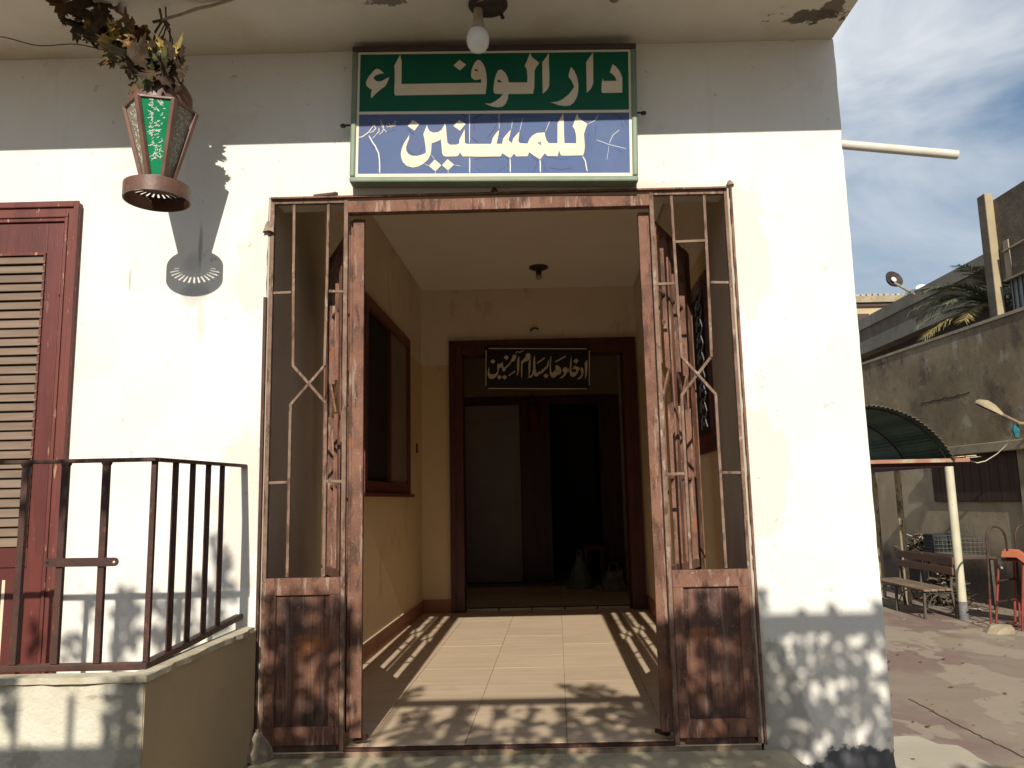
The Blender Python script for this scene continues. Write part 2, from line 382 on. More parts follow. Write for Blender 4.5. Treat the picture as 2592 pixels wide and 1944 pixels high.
# unseen creeper shaped to cast the dappled shade at the gate: leafy areas (x0, x1, z0, z1), leafy clumps and gaps (x, z, half width, half height)
LEAFY = [(0.936, 1.663, 2.596, 3.459), (0.528, 0.994, 2.605, 3.49), (-1.418, -1.01, 2.639, 3.652), (-0.849, -0.256, 2.759, 3.376), (-0.211, 0.584, 2.737, 3.337), (-1.573, -1.461, 2.392, 2.819)]
LEAF_CLUMPS = [(1.01, 3.545, 0.04, 0.077), (1.198, 3.492, 0.016, 0.024), (1.362, 3.489, 0.016, 0.024), (1.583, 3.506, 0.043, 0.044), (0.722, 3.539, 0.051, 0.044), (0.641, 3.508, 0.045, 0.033), (0.858, 3.526, 0.045, 0.044), (0.874, 3.603, 0.032, 0.011), (0.936, 3.513, 0.034, 0.033), (0.253, 3.56, 0.126, 0.136), (0.159, 3.614, 0.072, 0.045), (0.075, 3.675, 0.041, 0.039), (0.378, 3.446, 0.067, 0.073), (-0.895, 3.616, 0.056, 0.119), (-0.978, 3.511, 0.085, 0.07), (-2.299, 3.628, 0.021, 0.047), (-2.122, 3.641, 0.044, 0.045), (-2.119, 3.586, 0.08, 0.031), (-1.937, 3.615, 0.069, 0.036), (-1.867, 3.586, 0.069, 0.033), (-1.755, 3.662, 0.063, 0.056), (-1.645, 3.805, 0.044, 0.09), (-1.684, 3.924, 0.016, 0.02), (-1.613, 3.692, 0.057, 0.078), (-1.707, 3.583, 0.08, 0.033), (-2.362, 3.42, 0.063, 0.066), (-2.125, 3.47, 0.08, 0.082), (-2.131, 3.371, 0.057, 0.055), (-1.976, 3.456, 0.103, 0.066), (-1.818, 3.486, 0.091, 0.066), (-1.67, 3.505, 0.069, 0.055), (-2.546, 3.445, 0.034, 0.066), (-1.943, 2.801, 0.041, 0.02), (-1.926, 2.68, 0.02, 0.046), (-1.868, 2.549, 0.049, 0.03)]
LEAF_GAPS = [(1.085, 3.401, 0.034, 0.015), (1.15, 3.373, 0.025, 0.065), (1.134, 3.308, 0.02, 0.038), (1.228, 3.366, 0.017, 0.038), (1.292, 3.392, 0.051, 0.027), (1.305, 3.337, 0.02, 0.027), (1.434, 3.38, 0.058, 0.049), (1.572, 3.376, 0.022, 0.043), (1.567, 3.257, 0.036, 0.052), (1.569, 3.155, 0.042, 0.051), (1.279, 3.144, 0.061, 0.048), (1.394, 3.195, 0.033, 0.032), (1.454, 3.243, 0.025, 0.024), (1.38, 3.153, 0.017, 0.021), (1.071, 3.202, 0.028, 0.027), (1.089, 3.148, 0.02, 0.032), (1.111, 2.988, 0.024, 0.03), (1.285, 2.937, 0.031, 0.026), (1.209, 2.965, 0.017, 0.021), (1.441, 2.956, 0.05, 0.047), (1.546, 3.022, 0.024, 0.026), (1.536, 2.906, 0.033, 0.047), (1.434, 2.877, 0.028, 0.021), (1.376, 2.972, 0.015, 0.019), (0.654, 3.322, 0.039, 0.065), (0.809, 3.379, 0.028, 0.033), (0.649, 3.235, 0.045, 0.054), (0.794, 3.211, 0.034, 0.043), (0.754, 3.104, 0.067, 0.032), (0.632, 3.128, 0.028, 0.032), (0.601, 3.388, 0.02, 0.031), (-1.356, 3.603, 0.029, 0.056), (-1.251, 3.512, 0.034, 0.05), (-1.205, 3.489, 0.029, 0.044), (-1.308, 3.502, 0.021, 0.028), (-1.396, 3.351, 0.028, 0.049), (-1.213, 3.282, 0.068, 0.076), (-1.078, 3.344, 0.045, 0.044), (-1.088, 3.268, 0.034, 0.033), (-1.267, 3.132, 0.062, 0.054), (-1.098, 3.15, 0.062, 0.048), (-1.408, 3.145, 0.02, 0.064), (-1.051, 2.968, 0.034, 0.021), (-1.409, 2.964, 0.022, 0.021), (-1.169, 3.346, 0.034, 0.027), (-0.908, 3.286, 0.052, 0.059), (-0.872, 3.095, 0.085, 0.077), (-0.78, 3.195, 0.05, 0.056), (-0.629, 3.307, 0.091, 0.12), (-0.559, 3.083, 0.072, 0.089), (-0.416, 3.271, 0.077, 0.146), (-0.315, 3.152, 0.074, 0.107), (-0.879, 2.974, 0.069, 0.058), (-0.185, 3.285, 0.051, 0.089), (-0.057, 3.252, 0.076, 0.116), (-0.068, 3.061, 0.059, 0.062), (0.113, 3.329, 0.039, 0.043), (0.168, 3.209, 0.044, 0.039), (0.127, 3.156, 0.037, 0.038), (0.304, 3.109, 0.06, 0.047), (0.43, 3.077, 0.029, 0.046), (-0.159, 2.968, 0.068, 0.037), (-0.0, 2.961, 0.068, 0.037), (0.228, 2.976, 0.057, 0.037), (0.384, 2.958, 0.045, 0.037)]

# ---------------------------------------------------------------- materials
GREY_CEM = (0.40, 0.38, 0.33)
M_facade = surf('facade_paint', (0.80, 0.775, 0.71), (0.77, 0.735, 0.65), 1.6, 0.85, 0.35, 45, 0.2, bump_d=0.006, layers=[
    ((0.60, 0.52, 0.42), 'ell', 1.20, 2.45, 0.13, 0.36, 2.0, 0.03, 0.40),
    ((0.60, 0.52, 0.42), 'ell', 1.20, 1.28, 0.15, 0.34, 2.0, 0.03, 0.40),
    ((0.60, 0.52, 0.42), 'ell', -1.32, 2.42, 0.14, 0.27, 1.8, 0.03, 0.36),
    ((0.60, 0.51, 0.41), 'ell', -1.36, 1.18, 0.17, 0.36, 2.2, 0.10, 0.45),
    (GREY_CEM, 'ell', 1.16, 0.05, 0.20, 0.42, 0.9, 0.10, 0.85),
    ((0.55, 0.44, 0.32), 'ell', 0.0, 2.80, 1.0, 0.05, 1.0, 0.4, 0.5),
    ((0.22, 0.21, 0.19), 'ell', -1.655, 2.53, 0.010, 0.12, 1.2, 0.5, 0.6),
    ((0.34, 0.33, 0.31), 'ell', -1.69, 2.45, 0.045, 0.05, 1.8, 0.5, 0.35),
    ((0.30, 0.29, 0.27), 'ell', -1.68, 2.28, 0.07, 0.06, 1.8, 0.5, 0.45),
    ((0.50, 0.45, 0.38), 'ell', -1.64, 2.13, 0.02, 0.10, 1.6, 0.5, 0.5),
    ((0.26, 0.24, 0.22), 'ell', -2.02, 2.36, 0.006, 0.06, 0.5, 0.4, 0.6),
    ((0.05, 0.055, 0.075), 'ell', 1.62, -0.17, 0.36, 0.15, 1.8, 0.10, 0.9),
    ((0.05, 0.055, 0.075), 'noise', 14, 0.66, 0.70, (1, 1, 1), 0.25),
    ((0.70, 0.63, 0.53), 'noise', 0.9, 0.55, 0.72, (1, 1, 1), 0.2),
    ((0.56, 0.51, 0.44), 'noise', 5, 0.58, 0.74, (2.2, 1, 0.15), 0.16),
    ((0.64, 0.57, 0.47), 'noise', 3.4, 0.61, 0.625, (1, 1, 1), 0.18),
    ((0.25, 0.22, 0.19), 'noise', 60, 0.74, 0.78, (1, 1, 1), 0.55)])
M_soffit = surf('soffit_paint', (0.68, 0.63, 0.54), (0.62, 0.57, 0.47), 1.3, 0.9, 0.4, 40, 0.1, bump_d=0.006, layers=[
    ((0.10, 0.075, 0.055), 'ellxy', 1.55, -0.22, 0.15, 0.06, 4.5, 0.10, 0.9),
    ((0.12, 0.09, 0.065), 'ellxy', 1.66, -0.31, 0.09, 0.09, 4.5, 0.10, 0.85),
    ((0.12, 0.09, 0.065), 'ellxy', -0.60, -0.42, 0.10, 0.03, 4.0, 0.15, 0.8),
    ((0.12, 0.09, 0.065), 'ellxy', 0.52, -0.40, 0.025, 0.03, 1.0, 0.2, 0.8),
    ((0.54, 0.45, 0.32), 'noise', 2.2, 0.5, 0.7, (1, 1, 1), 0.5),
    ((0.10, 0.08, 0.06), 'noise', 22, 0.72, 0.76, (1, 1, 1), 0.7)])
M_slab = surf('slab_edge_paint', (0.70, 0.64, 0.52), (0.6, 0.54, 0.42), 2, 0.9, 0.3, 40, 0.1)
M_passage = surf('passage_paint', (0.74, 0.64, 0.51), (0.69, 0.59, 0.46), 1.2, 0.8, 0.25, 50, 0.25, layers=[
    ((0.62, 0.45, 0.245), 'zbelow', 2.70, 0.02, 0.006, 0.85),
    ((0.34, 0.2, 0.09), 'noise', 3.5, 0.55, 0.75, (1, 1, 0.5), 0.5),
    ((0.62, 0.55, 0.44), 'noise', 26, 0.70, 0.74, (1, 1, 0.4), 0.5)])
M_jamb = surf('jamb_paint', (0.48, 0.42, 0.33), (0.42, 0.36, 0.27), 1.8, 0.8, 0.25, 50, 0.25, layers=[
    ((0.52, 0.37, 0.18), 'noise', 1.6, 0.5, 0.75, (1, 1, 0.5), 0.5),
    ((0.7, 0.66, 0.56), 'noise', 40, 0.73, 0.76, (1, 1, 0.5), 0.6)])
M_ceiling = surf('passage_ceiling', (0.78, 0.73, 0.66), (0.74, 0.69, 0.61), 1, 0.9, 0.2, 40, 0.1)
M_tile = surf('floor_tile', (0.66, 0.52, 0.365), (0.60, 0.46, 0.315), 2.5, 0.38, 0.08, 30, 0.4, rand=0.09, stretch=(0.6, 6, 1), layers=[
    ((0.45, 0.35, 0.24), 'noise', 5, 0.55, 0.8, (1, 1, 1), 0.35),
    ((0.74, 0.62, 0.47), 'noise', 3, 0.55, 0.75, (0.6, 7, 1), 0.4)])
M_grout = surf('grout', (0.20, 0.14, 0.09), (0.4, 0.3, 0.2), 8, 0.9)
M_skirt = surf('skirting_tile', (0.34, 0.12, 0.055), (0.28, 0.09, 0.04), 5, 0.45, 0.1, 60, 0.4)
M_sunlit_top = surf('skirting_sunlit_top', (0.68, 0.56, 0.40), None, 5, 0.7)
M_wood = surf('maroon_paint', (0.135, 0.032, 0.025), (0.095, 0.024, 0.019), 4, 0.45, 0.25, 40, 0.4, stretch=(4, 4, 0.4), layers=[
    ((0.24, 0.13, 0.08), 'noise', 26, 0.66, 0.70, (1.4, 1.4, 0.35), 0.6)])
M_wood_worn = surf('maroon_paint_worn', (0.155, 0.042, 0.032), (0.110, 0.030, 0.023), 3, 0.55, 0.3, 40, 0.35, stretch=(4, 4, 0.4), layers=[
    ((0.42, 0.26, 0.16), 'noise', 30, 0.63, 0.67, (1.5, 1.5, 0.25), 0.8)])
M_louver = surf('louver_wood', (0.215, 0.155, 0.112), (0.17, 0.122, 0.088), 5, 0.75, 0.2, 50, 0.2, rand=0.16, stretch=(0.5, 3, 8))
M_darkwood = surf('dark_wood', (0.075, 0.020, 0.016), (0.05, 0.015, 0.012), 4, 0.5, 0.2, 40, 0.3, stretch=(4, 4, 0.5))
M_roomwall = surf('room_wall', (0.30, 0.21, 0.13), (0.26, 0.18, 0.11), 1, 0.9)
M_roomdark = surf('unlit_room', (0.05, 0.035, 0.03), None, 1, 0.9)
M_whitedoor = surf('pale_door', (0.30, 0.23, 0.19), (0.26, 0.2, 0.165), 2, 0.6)
M_glass_dim = surf('dusty_glass', (0.17, 0.125, 0.09), (0.20, 0.15, 0.105), 3, 0.5, 0.1, 20, 0.5)
M_black = surf('black_gap', (0.012, 0.010, 0.009), None, 3, 0.8)
RUSTL = [((0.070, 0.036, 0.026), 'noise', 20, 0.50, 0.64, (1, 1, 0.25), 0.8),
         ((0.40, 0.31, 0.24), 'noise', 19, 0.59, 0.66, (1.5, 1.5, 0.22), 0.5),
         ((0.30, 0.115, 0.045), 'noise', 9, 0.58, 0.70, (1, 1, 0.6), 0.6),
         ((0.42, 0.29, 0.21), 'noise', 170, 0.60, 0.66, (1, 1, 0.45), 0.45)]
M_rust = surf('rusty_brown_paint', (0.225, 0.112, 0.074), (0.150, 0.072, 0.048), 6, 0.75, 0.6, 200, 0.25, layers=RUSTL, bump_d=0.002)
M_bar = surf('dusty_iron_bar', (0.25, 0.165, 0.118), (0.17, 0.105, 0.075), 11, 0.8, 0.6, 200, 0.2, bump_d=0.002, layers=[
    ((0.085, 0.045, 0.032), 'noise', 26, 0.54, 0.64, (1, 1, 0.3), 0.8),
    ((0.42, 0.34, 0.27), 'noise', 34, 0.60, 0.66, (1, 1, 0.4), 0.6)])
M_rustsheet = surf('rusty_sheet', (0.195, 0.088, 0.054), (0.095, 0.050, 0.038), 2.6, 0.55, 0.5, 160, 0.35, stretch=(1.8, 1.8, 0.6), bump_d=0.002, lo=0.42, hi=0.58, layers=[
    ((0.26, 0.175, 0.14), 'noise', 13, 0.54, 0.64, (2.8, 2.8, 0.10), 0.6),
    ((0.34, 0.125, 0.042), 'noise', 3.4, 0.54, 0.64, (1, 1, 0.9), 0.8),
    ((0.030, 0.020, 0.018), 'noise', 26, 0.54, 0.66, (2.4, 2.4, 0.09), 0.65),
    ((0.44, 0.31, 0.23), 'noise', 150, 0.61, 0.66, (1, 1, 0.4), 0.4),
    ((0.040, 0.025, 0.022), 'zbelow', 0.19, 0.25, 0.10, 0.6)])
M_railpaint = surf('dark_brown_iron', (0.055, 0.028, 0.022), (0.085, 0.038, 0.028), 12, 0.6, 0.4, 120, 0.3, layers=[
    ((0.20, 0.085, 0.05), 'noise', 26, 0.60, 0.70, (1, 1, 0.4), 0.8)])
M_parapet = surf('parapet_plaster', (0.66, 0.62, 0.50), (0.58, 0.54, 0.42), 3.5, 0.9, 0.6, 50, 0.15, bump_d=0.008, layers=[
    ((0.36, 0.33, 0.25), 'noise', 4.5, 0.57, 0.64, (1, 1, 1), 0.5),
    ((0.38, 0.34, 0.25), 'ell', -1.37, 0.40, 0.05, 0.6, 1.5, 0.3, 0.6),
    ((0.30, 0.24, 0.15), 'noise', 9, 0.60, 0.70, (0.4, 1, 1.6), 0.6)])
M_parside = surf('parapet_side_paint', (0.50, 0.39, 0.24), (0.45, 0.35, 0.215), 1.5, 0.85, 0.3, 60, 0.2, layers=[
    ((0.52, 0.47, 0.38), 'noise', 22, 0.70, 0.74, (1, 1, 1), 0.5)])
M_cap = surf('parapet_cap', (0.44, 0.38, 0.25), (0.55, 0.50, 0.38), 6, 0.9, 0.6, 40, 0.15, bump_d=0.008)
M_step = surf('step_concrete', (0.46, 0.40, 0.27), (0.38, 0.33, 0.22), 4, 0.85, 0.6, 50, 0.2, bump_d=0.006, layers=[
    ((0.16, 0.12, 0.08), 'noise', 12, 0.60, 0.70, (1, 1, 1), 0.7)])
M_plaster_lump = surf('cement_lump', (0.42, 0.34, 0.25), (0.24, 0.19, 0.14), 14, 0.9, 0.8, 70)
M_yard = surf('yard_concrete', (0.30, 0.245, 0.185), (0.26, 0.21, 0.16), 0.9, 0.85, 0.5, 40, 0.2, bump_d=0.006, layers=[
    ((0.215, 0.14, 0.125), 'noise', 0.55, 0.49, 0.60, (1.3, 0.8, 1), 0.75),
    ((0.36, 0.305, 0.23), 'noise', 0.8, 0.54, 0.56, (1.2, 0.7, 1), 0.7),
    ((0.22, 0.15, 0.09), 'noise', 7, 0.60, 0.72, (1, 1, 1), 0.5)])
M_sign_frame = surf('sage_green_paint', (0.205, 0.255, 0.175), (0.17, 0.22, 0.15), 5, 0.5, 0.15, 60, 0.4, layers=[
    ((0.10, 0.10, 0.07), 'noise', 40, 0.68, 0.73, (1, 1, 1), 0.6)])
M_sign_side = surf('sign_side_and_top_shade', (0.075, 0.055, 0.045), (0.06, 0.045, 0.04), 5, 0.6)  # on the top rail this dark tone paints deep shade over sage green
M_green = surf('sign_green', (0.0, 0.105, 0.050), (0.0, 0.090, 0.045), 2, 0.5, 0.05, 10, 0.25, rough_var=0.05)
M_blue = surf('sign_blue', (0.088, 0.130, 0.262), (0.098, 0.132, 0.245), 2.5, 0.62, 0.1, 60, 0.15, rough_var=0.05, layers=[
    ((0.125, 0.170, 0.285), 'noise', 3, 0.5, 0.7, (1, 1, 1), 0.5)])
M_letter = surf('sign_cream', (0.76, 0.64, 0.47), (0.72, 0.60, 0.43), 4, 0.5, 0, 10, 0.3)
M_border = surf('sign_border_cream', (0.74, 0.66, 0.50), None, 4, 0.5)
M_crackpale = surf('crack_pale', (0.72, 0.70, 0.66), None, 4, 0.6)
M_crackdark = surf('crack_dark', (0.030, 0.040, 0.085), None, 4, 0.6)
M_dot_dark = surf('letter_eye_green', (0.006, 0.03, 0.018), None, 4, 0.5)
M_dot_blue = surf('letter_eye_blue', (0.16, 0.17, 0.20), None, 4, 0.5)
M_iron = surf('black_iron', (0.025, 0.02, 0.018), (0.05, 0.035, 0.03), 20, 0.6, 0.3, 100)

# ---------------------------------------------------------------- ground
g = MB()
g.add([(-150, -150, -0.45), (150, -150, -0.45), (150, 150, -0.45), (-150, 150, -0.45)], [(0, 1, 2, 3)])
ground = part('ground', g, M_yard, kind='structure')
rg = random.Random(17)
pts = [(3.042, 2.607), (3.046, 2.25), (3.033, 1.872), (3.037, 1.565), (3.049, 1.31), (3.06, 0.6)]
line = []
for (xa, ya), (xb, yb) in zip(pts[:-1], pts[1:]):
    for i in range(6):
        f = i / 6
        line.append((xa + (xb - xa) * f + rg.uniform(-0.008, 0.008), ya + (yb - ya) * f, -0.447))
part('crack', MB().tube(line, 0.0045, 4), surf('crack_dirt', (0.09, 0.07, 0.05), None, 5, 0.9), ground, kind='stuff')
cp = [(2.2, 1.58), (2.494, 1.63), (2.56, 1.64), (2.637, 1.62), (2.66, 1.52), (2.676, 1.446), (2.73, 1.43), (2.783, 1.412), (2.79, 1.30), (2.775, 1.177), (2.78, 0.99), (2.75, 0.5), (2.2, 0.4)]
part('cement_patch', MB().prism([(x, y, -0.4495) for x, y in cp], (0, 0, 0.006)), surf('pale_cement', (0.50, 0.45, 0.36), (0.44, 0.39, 0.30), 2, 0.85, 0.4, 50), ground, bevel=0.003)

# ---------------------------------------------------------------- building
KS = 0.0455                                     # the passage runs 2.6 degrees off square
XL, XR = -1.300, 1.140                          # passage walls at the facade
def pxl(y): return XL + KS * y
def pxr(y): return XR + KS * y
YB = 4.78                                       # back wall of the passage
bld = thing('building', 'cream plastered single-storey building with gated passage and overhanging roof slab', 'building', (-1.6, 4.5, -0.45))

def wall_block(front, back_shift, y0, y1):
    mb = MB()
    n = len(front)
    vs = [(x, y0, z) for x, z in front] + [(x + back_shift(x), y1, z) for x, z in front]
    fs = [tuple(range(n)), tuple(range(2 * n - 1, n - 1, -1))]
    for i in range(n):
        j = (i + 1) % n
        fs.append((i, i + n, j + n, j))
    return mb.add(vs, fs)
rj = random.Random(3)
edge = []
z = -0.5
while z < 3.60:
    edge.append((1.760 + rj.uniform(-0.0015, 0.0015) - (0.006 if rj.random() < 0.06 else 0), z))
    z += rj.uniform(0.03, 0.08)
edge.append((1.758, 3.622))
jl = []
z = 3.60
while z > -0.45:
    jl.append((XR + rj.uniform(-0.002, 0.006), z))
    z -= rj.uniform(0.03, 0.09)
jr = []
z = -0.5
while z < 2.76:
    jr.append((XL + rj.uniform(-0.006, 0.002), z))
    z += rj.uniform(0.03, 0.09)
lint = []
x = XL
while x < XR - 0.03:
    lint.append((x, 2.796 + rj.uniform(-0.004, 0.003)))
    x += rj.uniform(0.04, 0.1)
jl = [(x, z) for x, z in jl if z < 2.76]
poly = [(-6.0, -0.5)] + jr + lint + [(XR, 2.795)] + jl + [(XR, -0.5)] + edge + [(-6.0, 3.622)]
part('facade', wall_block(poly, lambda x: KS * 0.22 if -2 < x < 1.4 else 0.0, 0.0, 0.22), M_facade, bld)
part('wall', wall_block([(pxr(0.22), -0.5), (1.757, -0.5), (1.757, 3.62), (pxr(0.22), 3.62)], lambda x: KS * 9.28 if x < 1.4 else 0.0, 0.22, 9.5), M_facade, bld)
part('wall', wall_block([(-6.0, -0.5), (pxl(0.22), -0.5), (pxl(0.22), 3.62), (-6.0, 3.62)], lambda x: KS * 9.28 if x > -2 else 0.0, 0.22, 9.5), M_facade, bld)

# skins of the passage: reveal paint first, dado paint further in (3 mm proud of the solid walls)
def skin(y0, y1, z0, z1, right, t=0.004):
    mb = MB()
    f = pxr if right else pxl
    s = -1 if right else 1
    mb.obox((f(y0), y0, z0), (KS * (y1 - y0), y1 - y0, 0), (s * t, 0, 0), (0, 0, z1 - z0))
    return mb
for right in (False, True):
    part('reveal', skin(0.004, 0.66 if right else 1.0, 0.0, 3.56, right, 0.009), M_jamb, bld)
    part('passage_wall', skin(0.66 if right else 1.0, YB, 0.0, 3.56, right, 0.006), M_passage, bld)
DL, DR, DT = -0.75, 1.315, 2.955                # inner door frame, outer edges
mb = MB()
mb.box(pxl(YB) - 0.05, DL, YB, YB + 0.2, 0.0, 3.57)
mb.box(DR, pxr(YB) + 0.05, YB, YB + 0.2, 0.0, 3.57)
mb.box(DL, DR, YB, YB + 0.2, DT, 3.57)
part('passage_wall', mb, M_passage, bld)
mb = MB()
mb.obox((XL + 0.01, 0.22, 3.565), (KS * 5, YB - 0.02, 0), (XR - XL - 0.02, 0, 0), (0, 0, 0.05))
part('passage_ceiling', mb, M_ceiling, bld)

mb = MB()
mb.box(-6.1, 1.752, -0.84, 9.6, 3.623, 3.80)
part('roof_slab', mb, M_soffit, bld)
mb = MB()
mb.box(-6.1, 1.752, -0.846, -0.841, 3.615, 3.86)
part('slab_edge', mb, M_slab, bld)

# floor: slab with tiles laid on it
mb = MB()
mb.obox((XL + 0.01, 0.004, -0.3), (KS * 9.4, 9.4, 0), (XR - XL - 0.02, 0, 0), (0, 0, 0.294))
floor = part('passage_floor', mb, M_grout, bld)
TX, TY = 0.5, 0.4475
tilemb = MB()
tilemb.obox((0.002, 0.0016, -0.006), (TX - 0.004, 0, 0), (KS * (TY - 0.0032), TY - 0.0032, 0), (0, 0, 0.006))
tile_me = mesh_of('tile', tilemb, M_tile)
JX, JY = -0.8005, 0.0755                        # one joint crossing on the threshold line
rt = random.Random(5)
for r in range(0, 16):
    y0 = JY + TY * r
    for c_ in range(-1, 4):
        x0 = JX + TX * c_ + KS * y0
        if c_ in (-1, 3):
            w0 = max(x0, pxl(y0) + 0.012)
            w1 = min(x0 + TX, pxr(y0) - 0.012)
            t = MB()
            t.obox((w0 + 0.0013, y0 + 0.0013, -0.006), (w1 - w0 - 0.0026, 0, 0), (KS * (TY - 0.0026), TY - 0.0026, 0), (0, 0, 0.006 + rt.uniform(-0.0004, 0.0004)))
            part('tile', t, M_tile, floor)
        else:
            o = piece('tile', tile_me, floor, (x0, y0, rt.uniform(-0.0005, 0.0005)))
t = MB()
t.obox((XL + 0.012, 0.0, -0.006), (XR - XL - 0.024, 0, 0), (KS * JY, JY - 0.002, 0), (0, 0, 0.0055))
part('threshold_strip', t, M_tile, bld)

# skirting tiles, each its own piece, with a pale strip above painting the sunlit top
sk = part('skirting', MB().obox((pxl(0.7), 0.7, 0.1405), (KS * (YB - 0.7), YB - 0.7, 0), (0.018, 0, 0), (0, 0, 0.007)), M_sunlit_top, bld)
y = 0.7
while y < YB - 0.05:
    y1 = min(y + 0.30, YB)
    for right in (False, True):
        f = pxr if right else pxl
        s = -1 if right else 1
        m = MB().obox((f(y), y + 0.001, 0.0), (KS * (y1 - y - 0.002), y1 - y - 0.002, 0), (s * 0.02, 0, 0), (0, 0, 0.14))
        part('skirting_tile', m, M_skirt, sk)
    y = y1
part('skirting_tile', MB().box(pxl(YB) + 0.022, DL - 0.002, YB - 0.014, YB, 0, 0.14), M_skirt, sk)

# inner door frame with moulding and threshold
M_doorframe = surf('shaded_maroon_paint', (0.085, 0.020, 0.016), (0.06, 0.016, 0.013), 4, 0.5, 0.25, 40, 0.35, stretch=(4, 4, 0.4))  # maroon paint darkened, the passage shade is put into its colour
df = part('door_frame', MB().box(DL, DL + 0.135, YB - 0.035, YB + 0.22, 0, DT).box(DR - 0.135, DR, YB - 0.035, YB + 0.22, 0, DT)
          .box(DL + 0.135, DR - 0.135, YB - 0.035, YB + 0.22, DT - 0.15, DT), M_doorframe, bld, bevel=0.006)
part('architrave', MB().box(DL - 0.012, DL + 0.045, YB - 0.052, YB - 0.036, 0, DT + 0.012).box(DR - 0.045, DR + 0.012, YB - 0.052, YB - 0.036, 0, DT + 0.012)
     .box(DL + 0.045, DR - 0.045, YB - 0.052, YB - 0.036, DT - 0.045, DT + 0.012), M_doorframe, df, bevel=0.005)
part('door_sill', MB().box(DL + 0.136, DR - 0.136, YB + 0.06, YB + 0.20, 0.001, 0.022), M_darkwood, df)
for i in range(5):
    x0 = DL + 0.15 + i * 0.355
    part('sill_strip', MB().box(x0, x0 + 0.335, YB + 0.045, YB + 0.060, 0.002, 0.028), M_jamb, df)

# room behind the inner door
RY = 7.7
room = part('inner_room', MB()
            .box(-1.75, -1.70, YB + 0.2, RY, 0, 3.4).box(2.40, 2.45, YB + 0.2, RY, 0, 3.4)
            .box(-1.70, 2.40, YB + 0.2, RY, 3.3, 3.4)
            .box(-1.70, pxl(YB) - 0.05, YB + 0.1, YB + 0.2, 0, 3.3).box(pxr(YB) + 0.05, 2.40, YB + 0.1, YB + 0.2, 0, 3.3)
            .box(-1.70, -0.92, RY, RY + 0.15, 0, 3.3).box(1.50, 2.40, RY, RY + 0.15, 0, 3.3).box(-0.92, 1.50, RY, RY + 0.15, 2.70, 3.3), M_roomwall, bld)
part('room_floor', MB().box(1.36, 2.40, YB + 0.2, RY + 0.15, -0.05, -0.010).box(-1.7, -0.85, YB + 0.2, RY + 0.15, -0.05, -0.002), M_grout, room)
part('inner_frame', MB().box(-0.92, -0.80, RY - 0.03, RY + 0.12, 0, 2.7).box(0.02, 0.46, RY - 0.03, RY + 0.12, 0, 2.60).box(1.18, 1.50, RY - 0.03, RY + 0.12, 0, 2.60)
     .box(-0.80, 1.50, RY - 0.035, RY + 0.12, 2.58, 2.70), M_darkwood, room, bevel=0.006)
part('door_leaf', MB().box(-0.795, 0.015, RY + 0.02, RY + 0.06, 0.02, 2.579), M_whitedoor, room, bevel=0.004)
part('door_panel', MB().box(-0.72, -0.05, RY + 0.010, RY + 0.021, 0.25, 2.36), M_whitedoor, room, bevel=0.006)
part('door_light_block', MB().box(-0.98, 0.30, RY + 0.121, RY + 0.2, -0.1, 2.75), M_roomdark, room)  # dark box added behind the door to stop light leaking in
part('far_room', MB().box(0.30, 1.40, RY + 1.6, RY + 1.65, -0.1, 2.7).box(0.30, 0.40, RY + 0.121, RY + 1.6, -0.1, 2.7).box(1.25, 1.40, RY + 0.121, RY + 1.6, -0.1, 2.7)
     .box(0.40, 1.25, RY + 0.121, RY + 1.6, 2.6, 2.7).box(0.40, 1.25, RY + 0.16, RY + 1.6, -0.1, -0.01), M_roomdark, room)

# passage windows
M_grille = surf('dull_grille', (0.26, 0.28, 0.29), None, 5, 0.6)
def side_window(right, y0, y1, z0, z1, split):
    f = pxr if right else pxl
    s = -1 if right else 1
    def bx(a, b, c_, d, depth, base=0.006):
        if right and base < 0.01 and depth > 0.02:
            depth = 0.016 if depth < 0.07 else 0.019
        return MB().obox((f(a) + s * base, a, c_), (KS * (b - a), b - a, 0), (s * depth, 0, 0), (0, 0, d - c_))
    w = part('window', bx(y0 + 0.02, y1 - 0.02, z0 + 0.02, z1 - 0.02, 0.012), M_black, bld)
    for a, b, c_, d in ((y0, y1, z1 - 0.09, z1), (y0, y1, z0, z0 + 0.09), (y0, y0 + 0.09, z0 + 0.09, z1 - 0.09), (y1 - 0.09, y1, z0 + 0.09, z1 - 0.09)):
        part('frame', bx(a, b, c_, d, 0.05), M_wood, w, bevel=0.004)
    part('sill', bx(y0 - 0.04, y1 + 0.04, z0 - 0.03, z0, 0.08), M_wood, w, bevel=0.004)
    part('mullion', bx(split - 0.03, split + 0.03, z0 + 0.09, z1 - 0.09, 0.04), M_wood, w, bevel=0.004)
    part('pane', bx(split + 0.03, y1 - 0.09, z0 + 0.09, z1 - 0.09, 0.010, 0.019), M_glass_dim, w)
    if right:
        for i in range(9):
            zz = z0 + 0.12 + i * (z1 - z0 - 0.24) / 8
            a = y0 + 0.10
            m = MB()
            pts = [Vector((f(a + u) + s * 0.035, a + u, zz + v)) for u, v in ((0.0, 0), (0.05, 0.05), (0.11, 0.02), (0.16, 0.06), (0.20, 0.0))]
            m.tube(pts, 0.0045, 5)
            pts = [Vector((f(a + u) + s * 0.035, a + u, zz + v)) for u, v in ((0.0, 0.10), (0.06, 0.06), (0.12, 0.08), (0.20, 0.05))]
            m.tube(pts, 0.0045, 5)
            part('grille', m, M_grille, w)
    return w
side_window(False, 1.95, 3.84, 1.26, 2.80, 2.95)
side_window(True, 0.66, 1.95, 1.47, 2.54, 1.30)
part('light_switch', MB().obox((pxl(4.45), 4.40, 1.70), (KS * 0.07, 0.07, 0), (0.018, 0, 0), (0, 0, 0.10)), M_wood, bld, bevel=0.003)

